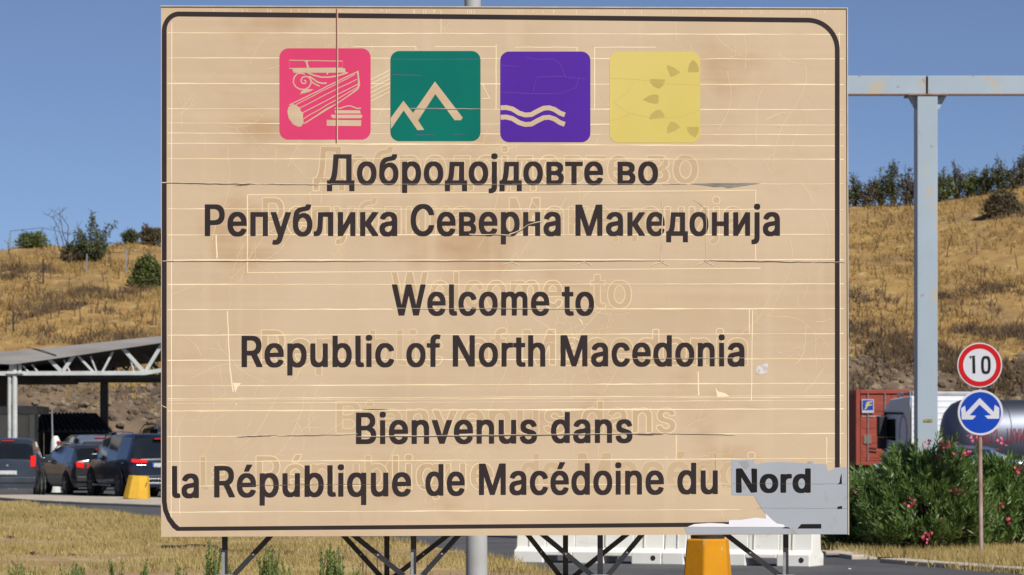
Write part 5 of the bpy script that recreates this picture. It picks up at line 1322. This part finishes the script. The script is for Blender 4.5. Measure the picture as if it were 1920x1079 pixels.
# grey estate car
EST = [(-2.20, .93, ''), (-2.17, 1.00, 'r'), (-1.86, 1.36, ''), (-1.70, 1.43, 's'), (-1.0, 1.475, ''), (-.92, 1.475, 's'), (-.02, 1.48, ''), (.06, 1.475, 's'), (.80, 1.36, ''), (.86, 1.34, 'r'), (1.50, .98, ''), (1.60, .955, ''), (2.05, .86, ''), (2.24, .74, ''), (2.30, .60, '')]
car('dark grey estate car with lit tail light between the minivan and the black off-roader', 'car', ground_at(158, 101), R(21), 1.80, EST, paint('dark_grey_paint', (.035, .038, .042), rough=.3), belt=.95, zb=.22, rw=.325, wheels=(-1.30, 1.38),
    lamps=[(.56, .775, .78, .96)], plate=('KA 518', .70), rails=True, lit=True)
# grey blue minivan
VAN = [(-2.12, .98, ''), (-2.10, 1.04, 'r'), (-1.90, 1.50, ''), (-1.74, 1.60, 's'), (-1.05, 1.65, ''), (-.97, 1.65, 's'), (-.05, 1.66, ''), (.03, 1.65, 's'), (.95, 1.50, ''), (1.02, 1.47, 'r'), (1.75, 1.02, ''), (1.82, .99, ''), (2.10, .86, ''), (2.20, .62, '')]
mv = car('blue grey minivan seen squarely from behind at the left photo edge', 'minivan', ground_at(21, 97.5), R(5.5), 1.80, VAN, paint('blue_grey_paint', (.032, .042, .058), rough=.3), belt=1.04, zb=.24, rw=.33, wheels=(-1.28, 1.42),
         lamps=[(.64, .775, .84, 1.16)], plate=('NZC 1242', .68, .0), lit=True, badge=True, extras=mat('bumper_blue_grey', (.030, .04, .056), (.04, .052, .07), scale=3, rough=.35, coat=.5))
# cars farther up the queue
HAT = [(-2.0, .95, ''), (-1.97, 1.05, 'r'), (-1.74, 1.55, ''), (-1.50, 1.70, 's'), (-.9, 1.77, ''), (-.82, 1.77, 's'), (.1, 1.76, ''), (.18, 1.75, 's'), (.85, 1.55, ''), (.92, 1.52, 'r'), (1.5, 1.05, ''), (1.6, 1.02, ''), (1.9, .86, ''), (2.02, .62, '')]
car('pale blue car with a rounded roof, mostly hidden behind the grey estate', 'car', ground_at(166, 109), R(20), 1.78, HAT, paint('pale_blue_paint', (.16, .20, .28)), belt=1.0, lamps=[(.66, .84, .9, 1.1)], plate=('SK 4083', .66))
CAB = [(-2.4, 1.0, ''), (-2.38, 1.06, 'r'), (-2.3, 1.9, ''), (-2.1, 2.0, 's'), (-1.0, 2.04, ''), (-.9, 2.04, 's'), (.3, 2.03, ''), (.4, 2.02, 's'), (1.1, 1.85, ''), (1.2, 1.8, 'r'), (1.8, 1.15, ''), (1.95, 1.1, ''), (2.3, .95, ''), (2.4, .6, '')]
car('dark van with pale roof gear half hidden between the black car and the board edge', 'van', ground_at(312, 108), R(16), 1.9, CAB, paint('green_black_paint', (.03, .04, .04)), belt=1.12, lamps=[(.74, .9, .9, 1.3)], plate=('BT 930', .6), rails=True)
SED = [(-2.25, .95, ''), (-2.15, 1.0, ''), (-1.75, 1.02, 'r'), (-1.2, 1.36, ''), (-1.05, 1.40, 's'), (-.2, 1.45, ''), (-.1, 1.45, 's'), (.6, 1.36, ''), (.66, 1.34, 'r'), (1.3, 1.0, ''), (1.4, .99, ''), (2.0, .94, ''), (2.25, .84, ''), (2.32, .6, '')]
car('blue grey saloon behind the oleanders, only its bonnet showing below the red container', 'car', ground_at(1782, 97), R(88), 1.8, SED, paint('steel_blue_paint', (.10, .14, .22)), belt=.97, lamps=[(.5, .8, .74, .88)], plate=('OH 662', .6))

# ------------------------------------------------------------------ checkpoint canopy
YC = 112.0; scn = YC / FPX
base = W(28, 825, YC); base.z = 0
cp = empty('checkpoint_canopy', base, 0, 'long grey steel canopy with triangular white trusses over the queue of cars', 'canopy')
def cl(px, py, dy=0.0): return W(px, py, YC) - base + Vector((0, dy, 0))
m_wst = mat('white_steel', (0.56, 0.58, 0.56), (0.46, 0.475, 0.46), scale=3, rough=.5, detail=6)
add_layer(m_wst, (.30, .27, .23), 4, .62, .75)
m_fas = mat('fascia_grey', (0.36, 0.345, 0.33), (0.25, 0.235, 0.225), scale=1.2, rough=.6, detail=7, stretch=(.4, 1, 3))
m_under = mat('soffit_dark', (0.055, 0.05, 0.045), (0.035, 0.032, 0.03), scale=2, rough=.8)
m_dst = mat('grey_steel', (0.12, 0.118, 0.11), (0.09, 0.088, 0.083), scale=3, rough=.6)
TOP = [(-420, 640), (-60, 660), (25, 659), (120, 650), (300, 631), (480, 612), (640, 600)]
BOT = [(-420, 664), (-60, 680), (25, 684), (120, 671), (300, 644), (480, 626), (640, 616)]
mb = MB()
n = len(TOP)
for dy0, dy1 in ((-.25, .12),):
    pa = [cl(*p, dy0) for p in TOP] + [cl(*p, dy0) for p in BOT[::-1]]; pb = [cl(*p, dy1) for p in TOP] + [cl(*p, dy1) for p in BOT[::-1]]
    mb.add(pa + pb, [tuple(range(2 * n)), tuple(range(4 * n - 1, 2 * n - 1, -1))] + [(i, (i + 1) % (2 * n), (i + 1) % (2 * n) + 2 * n, i + 2 * n) for i in range(2 * n)])
mb.build('fascia', m_fas, cp)
mb = MB()
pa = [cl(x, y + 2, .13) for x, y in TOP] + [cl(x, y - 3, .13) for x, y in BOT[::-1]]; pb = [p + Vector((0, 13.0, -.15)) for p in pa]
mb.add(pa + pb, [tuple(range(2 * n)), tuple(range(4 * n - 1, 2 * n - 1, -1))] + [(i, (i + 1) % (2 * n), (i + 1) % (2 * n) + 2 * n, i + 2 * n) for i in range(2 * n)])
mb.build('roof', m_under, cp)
def truss(dy, m, w):
    mb = MB()
    ch = [(-420, 702), (272, 700), (330, 690), (420, 700), (640, 700)]
    for a, b in zip(ch, ch[1:]): mb.bar(cl(*a, dy), cl(*b, dy), w * 1.15)
    tri = [(-300, 668, -262, 700), (-262, 700, -220, 665), (-160, 670, -130, 700), (-130, 700, -95, 668), (-60, 682, -45, 700), (0, 682, -35, 700), (91, 672, 117, 699), (117, 699, 139, 666), (147, 668, 175, 698), (192, 698, 212, 660), (229, 652, 271, 699), (272, 699, 304, 646), (304, 646, 350, 692), (360, 692, 400, 636), (400, 636, 450, 700), (450, 700, 500, 624)]
    for i, (x0, y0, x1, y1) in enumerate(tri):
        k = 1.0 if (x0, x1) in ((91, 117), (117, 139), (229, 271), (272, 304)) else .62
        mb.bar(cl(x0, y0, dy), cl(x1, y1, dy), w * k)
    for x in (43, 60, 120, 170, 240): mb.bar(cl(x, 686 - (x - 43) * .14, dy), cl(x + 12, 699, dy), w * .4)
    return mb.build('truss', m, cp, bevel=.008)
truss(-.02, m_wst, .12)
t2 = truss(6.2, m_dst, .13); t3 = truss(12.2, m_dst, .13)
def ccol(px, Y, dx, zt, m, rad, round_=True, yb=None):
    q = W(px, 825, Y) - base; q.z = 0; mb = MB()
    if round_: mb.tube([q, q + Vector((0, 0, zt))], rad, 14)
    else: mb.box(q + Vector((0, 0, zt / 2)), (rad * 2, rad * 2, zt))
    return mb.build('column', m, cp, smooth=round_)
zc = cl(0, 700).z
ccol(17.5, YC, 0, zc + .1, m_wst, .062); ccol(27.5, YC, 0, zc + .3, m_wst, .088)
for x in (20, 37): 
    mb = MB(); mb.bar(cl(x, 677), cl(x + 1, 700), .10); mb.build('column_head', m_wst, cp)
mb = MB(); mb.box(cl(29, 700) , (.55, .3, .05)); mb.build('head_plate', m_wst, cp)
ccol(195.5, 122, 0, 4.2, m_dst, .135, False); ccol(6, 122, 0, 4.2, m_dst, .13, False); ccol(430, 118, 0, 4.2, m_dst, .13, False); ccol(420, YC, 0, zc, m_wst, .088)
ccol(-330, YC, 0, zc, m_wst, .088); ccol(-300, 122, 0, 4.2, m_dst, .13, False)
mb = MB()
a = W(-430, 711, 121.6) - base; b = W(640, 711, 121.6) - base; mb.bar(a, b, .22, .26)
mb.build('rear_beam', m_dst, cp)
mb = MB()                                                          # lowered soffit box by the left end
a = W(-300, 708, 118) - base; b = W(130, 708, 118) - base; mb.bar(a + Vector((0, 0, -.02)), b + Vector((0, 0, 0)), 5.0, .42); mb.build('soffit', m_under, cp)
mb = MB(); mb.tube([cl(52, 652, -.26), cl(70, 655, -.27), cl(85, 659, -.28), cl(108, 667, -.27)], .012, 5); mb.build('cable', m_steel, cp)

# booth and dark shed under the canopy
m_booth = mat('booth_wall', (0.66, 0.58, 0.44), (0.58, 0.5, 0.38), scale=2, rough=.7)
p = W(28, 825, 116.5); p.z = 0; sb_ = 116.5 / FPX
bt = empty('checkpoint_booth', p, 0, 'beige control booth with a grey flat roof behind the left canopy column', 'booth')
def bl(px, py, dy=0): return W(px, py, 116.5) - p + Vector((0, dy, 0))
zr_ = bl(0, 772).z
mb = MB(); mb.box((bl(10, 0).x, 1.2, (zr_ - .1) / 2), (88 * sb_, 2.4, zr_ - .1)); mb.build('wall', m_booth, bt)
mb = MB(); mb.box((bl(6, 0).x, 1.1, zr_ + .05), (134 * sb_, 3.0, .27)); mb.build('roof', mat('booth_roof', (.40, .38, .34), (.32, .30, .27), scale=2, rough=.7), bt, bevel=.02)
mb = MB(); mb.box((bl(62, 0).x, -.2, zr_ / 2 - .05), (.16, .16, zr_ - .1)); mb.build('post', m_booth, bt)
p = W(135, 825, 119); p.z = 0; sh_ = 119 / FPX
sd = empty('dark_shed', p, 0, 'low dark shed with a ribbed sloping roof in the shade behind the estate car', 'shed')
def dl(px, py, dy=0): return W(px, py, 119) - p + Vector((0, dy, 0))
mb = MB()
x0, x1 = dl(58, 0).x, dl(212, 0).x; zt = dl(0, 775).z; ze = dl(0, 808).z
mb.add([(x0, 2.6, zt), (x1 - .9, 2.6, zt + .03), (x1, -.3, ze), (x0, -.3, ze), (x0, 2.6, zt - .06), (x1 - .9, 2.6, zt - .03), (x1, -.3, ze - .06), (x0, -.3, ze - .06)], [(0, 1, 2, 3), (7, 6, 5, 4), (0, 4, 5, 1), (1, 5, 6, 2), (2, 6, 7, 3), (3, 7, 4, 0)])
m_shr = mat('shed_roof', (.035, .035, .037), (.05, .05, .052), scale=3, rough=.6)
rf = mb.build('roof', m_shr, sd)
mb = MB()
for k in range(15):
    t = (k + .5) / 15; xa = x0 + (x1 - x0) * t; mb.bar((xa, -.31, ze + .02), (x0 + (x1 - .9 - x0) * t - .35, 2.6, zt + .035), .05, .045)
mb.build('rib', mat('shed_rib', (.13, .13, .135), (.09, .09, .095), scale=3, rough=.55), rf)
mb = MB(); mb.box(((x0 + x1) / 2, 2.3, ze / 2), (x1 - x0 - .3, .08, ze - .02)); mb.box((x0 + .1, 1.1, ze / 2), (.08, 2.2, ze - .04)); mb.build('wall', m_under, sd)  # near-black walls put the shade of the interior into the colour
mb = MB()
for xx in (x0 + .12, x1 - .12): mb.box((xx, -.2, ze / 2 - .03), (.1, .1, ze - .06))
mb.build('posts', m_dst, sd)
# boom barrier
p = ground_at(104, 104); s = 104 / FPX
bb_ = empty('boom_barrier', p, 0, 'slim white barrier housing with a raised thin pole left of the grey estate car', 'boom barrier')
mb = MB(); zt = HC + (825 - 818) * s; mb.lathe([(.17, 0), (.16, .1), (.155, zt - .45), (.13, zt - .12), (.07, zt)], 16); mb.build('housing', mat('housing_white', (.72, .74, .72), (.62, .63, .60), scale=4, rough=.45), bb_, smooth=True)
mb = MB(); mb.tube([(-.09, .0, zt - .1), (-.11, 0, zt + .85)], [.03, .018], 8); mb.build('pole', m_galv, bb_)
mb = MB(); mb.box((.11, -.11, zt - .2), (.12, .08, .1)); mb.build('red_lamp', m_red, bb_, bevel=.02)

# ------------------------------------------------------------------ container, tractor, tanker
m_cont = mat('container_red', (0.34, 0.062, 0.035), (0.28, 0.05, 0.03), scale=1.4, rough=.6, detail=7)
add_layer(m_cont, (.20, .06, .035), 3.0, .6, .75)
YK = 117.0; sk = YK / FPX
p = W(1605, 825, YK); p.z = .72
ct = empty('shipping_container', p, R(1.0), 'rust red shipping container with a blue and yellow square emblem on its door', 'container')
def kl(px, py): q = W(px, py, YK) - p; return (q.x, q.z)
cw, chh, cln = 2.44, kl(0, 731)[1], 12.2
mb = MB()
# corrugated box: side walls as folded sheet
N = 44
for xs0, dirn in ((0.03, -1), (cw - .03, 1)):
    vs = []; fs = []
    for i in range(N * 4 + 1):
        y = .12 + (cln - .24) * i / (N * 4); o_ = (0, .035, .035, 0)[i % 4] * -dirn
        vs += [(xs0 + o_, y, .12), (xs0 + o_, y, chh - .1)]
    fs = [(2 * i, 2 * i + 2, 2 * i + 3, 2 * i + 1) for i in range(N * 4)]
    mb.add(vs, fs)
mb.add([(.02, .1, chh - .02), (cw - .02, .1, chh - .02), (cw - .02, cln - .1, chh - .02), (.02, cln - .1, chh - .02)], [(0, 1, 2, 3)])
mb.add([(.02, .1, .06), (cw - .02, .1, .06), (cw - .02, cln - .1, .06), (.02, cln - .1, .06)], [(0, 1, 2, 3)])
mb.box((cw / 2, cln - .06, chh / 2), (cw - .2, .04, chh - .2))
mb.build('shell', m_cont, ct)
mb = MB()
for x in (.07, cw - .07):
    for y in (.07, cln - .07): mb.box((x, y, chh / 2), (.14, .14, chh - .02))
for z in (.08, chh - .07):
    for x in (.07, cw - .07): mb.box((x, cln / 2, z), (.12, cln - .3, .13))
    for y in (.07, cln - .07): mb.box((cw / 2, y, z), (cw - .3, .13, .13))
mb.build('frame', m_cont, ct, bevel=.01)
for s in (0, 1):
    x0, x1 = .16 + s * (cw / 2 - .155), cw / 2 - .005 + s * (cw / 2 - .155)
    mb = MB(); mb.box(((x0 + x1) / 2, .075, chh / 2), (x1 - x0, .05, chh - .32))
    for z in (.40, .92, 1.42, 2.0): mb.box(((x0 + x1) / 2 - .02, .048, z), (x1 - x0 - .16, .02, .30))
    dr = mb.build('door', m_cont, ct, bevel=.012)
    mb = MB()
    for x in (x0 + .25, x1 - .22): mb.tube([(x, .022, .16), (x, .022, chh - .12)], .022, 8)
    mb.build('locking_rod', m_galv, dr, smooth=True)
    mb = MB()
    for z in (.5, .62): mb.bar((x0 + .28, .01, z), (x1 - .5, .01, z - .03), .03, .02)
    mb.build('handle', m_steel, dr)
    if s == 0:
        mb = MB(); q0, q1 = kl(1616, 774.5), kl(1638.5, 749); mb.box(((q0[0] + q1[0]) / 2, -.006, (q0[1] + q1[1]) / 2), (q1[0] - q0[0], .012, q1[1] - q0[1])); em = mb.build('emblem_plate', m_plate, dr)
        mb = MB(); mb.box(((q0[0] + q1[0]) / 2, -.014, (q0[1] + q1[1]) / 2 + .03), (q1[0] - q0[0] - .05, .004, q1[1] - q0[1] - .12)); mb.build('blue_field', m_eu, em)
        mb = MB(); P_ = lambda x, y: (q0[0] + x, -.0165, q0[1] + y)
        fill(mb, [[(.08, .12), (.15, .13), (.22, .24), (.33, .25), (.36, .30), (.24, .29), (.27, .35), (.35, .36), (.37, .41), (.20, .38), (.12, .33), (.17, .31), (.10, .25), (.15, .23)]], P_); mb.build('emblem', m_yellow, em)
        mb = MB(); q2 = kl(1627, 824); mb.box((q2[0], .028, q2[1]), (.26, .02, .30)); mb.build('data_plate', mat('grey_plate', (.22, .17, .14), (.18, .14, .11), scale=8), dr)
    mb = MB(); zz = kl(0, 781)[1]; x = x0 + .1
    for k in range(11): mb.box((x + k * .072, .0335, zz + random.uniform(-.008, .008)), (.05, .006, random.uniform(.03, .07)))
    mb.build('white_stencil', mat('stencil_white', (.62, .50, .45), (.42, .25, .2), scale=14), dr)
ctl = empty('container_trailer', (p.x, p.y, 0), R(1.0), 'low trailer carrying the rust red container, hidden behind the oleanders', 'trailer')
mb = MB()
for x in (.75, 1.7): mb.box((x, cln / 2, .60), (.14, cln, .22))
for y in (.3, 3, 6, 9, 11.9): mb.box((cw / 2, y, .58), (cw - .1, .12, .16))
mb.build('chassis', m_steel, ctl)
for y in (1.6, 2.8, 4.0):
    for x in (.18, cw - .18):
        mb = MB(); mb.lathe([(.25, -.14), (.46, -.14), (.48, -.08), (.48, .08), (.46, .14), (.25, .14)], 28, axis='x', c=(x, y, .48)); mb.build('wheel', m_tyre, ctl, smooth=True)

# white tractor unit heading away to the left
m_cab = mat('cab_white', (0.82, 0.83, 0.86), (0.76, 0.77, 0.80), scale=1.2, rough=.35, coat=.4)
YT = 113.0; tk = YT / FPX
p = W(1706, 825, YT); p.z = 0
tr = empty('lorry_cab', p, R(19), 'white lorry cab with black mirrors between the red container and the gantry column', 'lorry')
# local: x to the right from the left rear corner, y forward
zrf = HC + (825 - 742) * tk
side_ = [(0, 1.0), (2.15, 1.0), (2.25, 1.5), (2.18, 1.95), (2.02, zrf - .42), (1.62, zrf - .1), (0, zrf)]
mb = MB(); n = len(side_)
mb.add([(x, y, z) for x in (.03, 2.47) for y, z in side_], [tuple(range(n)), tuple(range(2 * n - 1, n - 1, -1))] + [(i, (i + 1) % n, (i + 1) % n + n, i + n) for i in range(n)])
mb.build('cab', m_cab, tr, bevel=.07, seg=3)
for s, x in ((-1, .022), (1, 2.478)):
    mb = MB(); ext = .02
    mb.add([(x, y, z) for y, z in ((1.15, 1.56), (1.98, 1.62), (1.86, 2.28), (1.15, 2.30))] + [(x - s * .03, y, z) for y, z in ((1.15, 1.56), (1.98, 1.62), (1.86, 2.28), (1.15, 2.30))], [(0, 1, 2, 3), (7, 6, 5, 4), (0, 4, 5, 1), (1, 5, 6, 2), (2, 6, 7, 3), (3, 7, 4, 0)])
    mb.build('side_window', m_glass, tr)
    mb = MB(); mb.box((x + s * .19, 1.80, 2.04), (.30, .22, .70)); mb.box((x + s * .18, 1.82, 1.49), (.27, .22, .38)); mb.bar((x + s * .01, 1.80, 2.46), (x + s * .22, 1.80, 2.40), .07, .06); mb.bar((x + s * .01, 1.80, 1.22), (x + s * .2, 1.82, 1.31), .06, .05)
    mb.build('mirror', m_trim, tr, bevel=.05)
    mb = MB(); mb.bar((x + s * .015, .55, 2.47), (x + s * .02, 1.95, 2.50), .03, .07); mb.build('drip_rail', m_trim, tr)
    mb = MB(); mb.bar((x + s * .01, .0, 1.05), (x + s * .01, .0, zrf + .16), .03, .05); mb.build('corner_strip', m_chrome, tr)
    mb = MB(); ring = [(x + s * .012, .55 + .28 * math.cos(t), 1.85 + .55 * math.sin(t)) for t in (2 * math.pi * k / 20 for k in range(20))]
    for a, b in zip(ring, ring[1:] + ring[:1]): mb.bar(a, b, .025, .012, up=(1, 0, 0))
    mb.build('door_decal', mat('pale_red_decal', (.50, .30, .36), (.45, .25, .30), scale=4), tr)
mb = MB(); mb.box((1.25, -.03, (1.0 + zrf) / 2), (2.40, .04, zrf - 1.05))
for z in np.linspace(1.3, zrf - .15, 9): mb.box((1.25, -.056, z), (2.3, .014, .05))
mb.build('rear_panel', m_cab, tr)
mb = MB(); mb.box((1.25, .25, zrf + .07), (2.3, .5, .14)); mb.build('roof_fairing', mat('fairing_grey', (.42, .43, .44), (.3, .3, .31), scale=3, rough=.5), tr, bevel=.04)
mb = MB()
for x in (.35, .75): mb.lathe([(.075, 1.35), (.06, 1.6)], 14, axis='y', c=(x, 0, zrf + .06)); mb.box((x, 1.5, zrf - .02), (.04, .06, .12))
mb.build('air_horn', m_chrome, tr)
mb = MB(); mb.add([(.30, 2.245, 1.72), (2.2, 2.245, 1.72), (2.1, 2.10, 2.55), (.4, 2.10, 2.55)], [(0, 1, 2, 3)]); mb.build('windscreen', m_glass, tr)
mb = MB()
for x in (.75, 1.75): mb.box((x, -1.2, .82), (.10, 6.0, .24))
mb.build('chassis', m_steel, tr)
for y in (1.2, -2.4):
    for x in (.22, 2.28):
        mb = MB(); mb.lathe([(.25, -.14), (.48, -.14), (.50, -.08), (.50, .08), (.48, .14), (.25, .14)], 28, axis='x', c=(x, y, .5)); wh = mb.build('wheel', m_tyre, tr, smooth=True)
        mb = MB(); s = -1 if x < 1 else 1; mb.lathe([(.26, s * .10), (.24, s * .16), (.08, s * .05)], 20, axis='x', c=(x, y, .5)); mb.build('rim', m_rim, wh)

# polished tank trailer
m_tank = mat('polished_tank', (0.21, 0.225, 0.275), (0.16, 0.175, 0.215), scale=1.2, rough=.52, metal=1.0, stretch=(.3, 1, 1))
p = W(1768, 825, 109.5); p.z = 0
tk_ = empty('tank_trailer', p, R(12), 'polished steel tank trailer with faint red lettering behind the sign post', 'tank trailer')
rt, zc_ = 1.16, 1.72
mb = MB(); mb.lathe([(.05, -.02), (.45, .03), (.85, .18), (1.05, .36), (rt, .62), (rt, 10.6), (.9, 10.95), (.2, 11.1)], 64, axis='x', c=(0, 0, zc_)); mb.build('tank', m_tank, tk_, smooth=True, sharp=50)
mb = MB()
for x in (.70, 1.9, 3.4, 4.9, 6.4, 7.9, 9.4): mb.lathe([(rt - .01, x - .03), (rt + .018, x - .025), (rt + .018, x + .025), (rt - .01, x + .03)], 64, axis='x', c=(0, 0, zc_)) if False else mb.tube([(x, math.cos(t) * (rt + .004), zc_ + math.sin(t) * (rt + .004)) for t in (2 * math.pi * k / 48 for k in range(49))], .016, 5)
mb.build('hoop', mat('dull_steel', (.20, .21, .23), (.16, .17, .19), scale=5, rough=.5, metal=.8), tk_, smooth=True)
mb = MB(); mb.box((6.0, 0, zc_ + rt + .10), (6.5, .5, .03))
for x in (3, 4.5, 6, 7.5, 9): mb.box((x, 0, zc_ + rt + .04), (.06, .46, .1))
mb.build('catwalk', m_dst, tk_)
mb = MB()
for x in (3.8, 6.2, 8.4): mb.lathe([(.28, 0), (.28, .16), (.22, .22)], 20, c=(x, 0, zc_ + rt + .02))
mb.build('manhole', m_dst, tk_)
mb = MB()
def tp(x, y):      # wrap lettering round the tank side
    a = y / rt; return (x, -math.cos(a) * (rt + .006), zc_ + math.sin(a) * (rt + .006))
for wd, x0, x1 in (('ADRIJ', .62, 1.42), ('TRANS', 1.68, 2.50)):
    C = fit_word(wd, x0, x1, 0, -.46)
    C = [[(x, .24 - .46 - y) for x, y in l] for l in C]
    # subdivide so that it follows the curve
    C = [[(l[i][0] + (l[(i + 1) % len(l)][0] - l[i][0]) * q / 3, l[i][1] + (l[(i + 1) % len(l)][1] - l[i][1]) * q / 3) for i in range(len(l)) for q in range(3)] for l in C]
    fill(mb, C, lambda x, y: (x, -math.sqrt(max(0, (rt + .012) ** 2 - y * y)), zc_ + y))
mb.build('lettering', mat('faded_red_letter', (.20, .018, .025), (.15, .02, .03), scale=6, rough=.5), tk_)
mb = MB()
for y in (-.5, .5): mb.box((5.5, y, .55), (10.4, .12, .2))
mb.build('chassis', m_steel, tk_)
for x in (6.6, 7.9, 9.2):
    for y in (-1.02, 1.02):
        mb = MB(); mb.lathe([(.25, -.14), (.46, -.14), (.48, -.08), (.48, .08), (.46, .14), (.25, .14)], 28, axis='y', c=(x, y, .48)); mb.build('wheel', m_tyre, tk_, smooth=True)
mb = MB()
for y in (-.6, .6): mb.box((1.9, y, .35), (.12, .12, .70))
mb.build('landing_leg', m_steel, tk_)
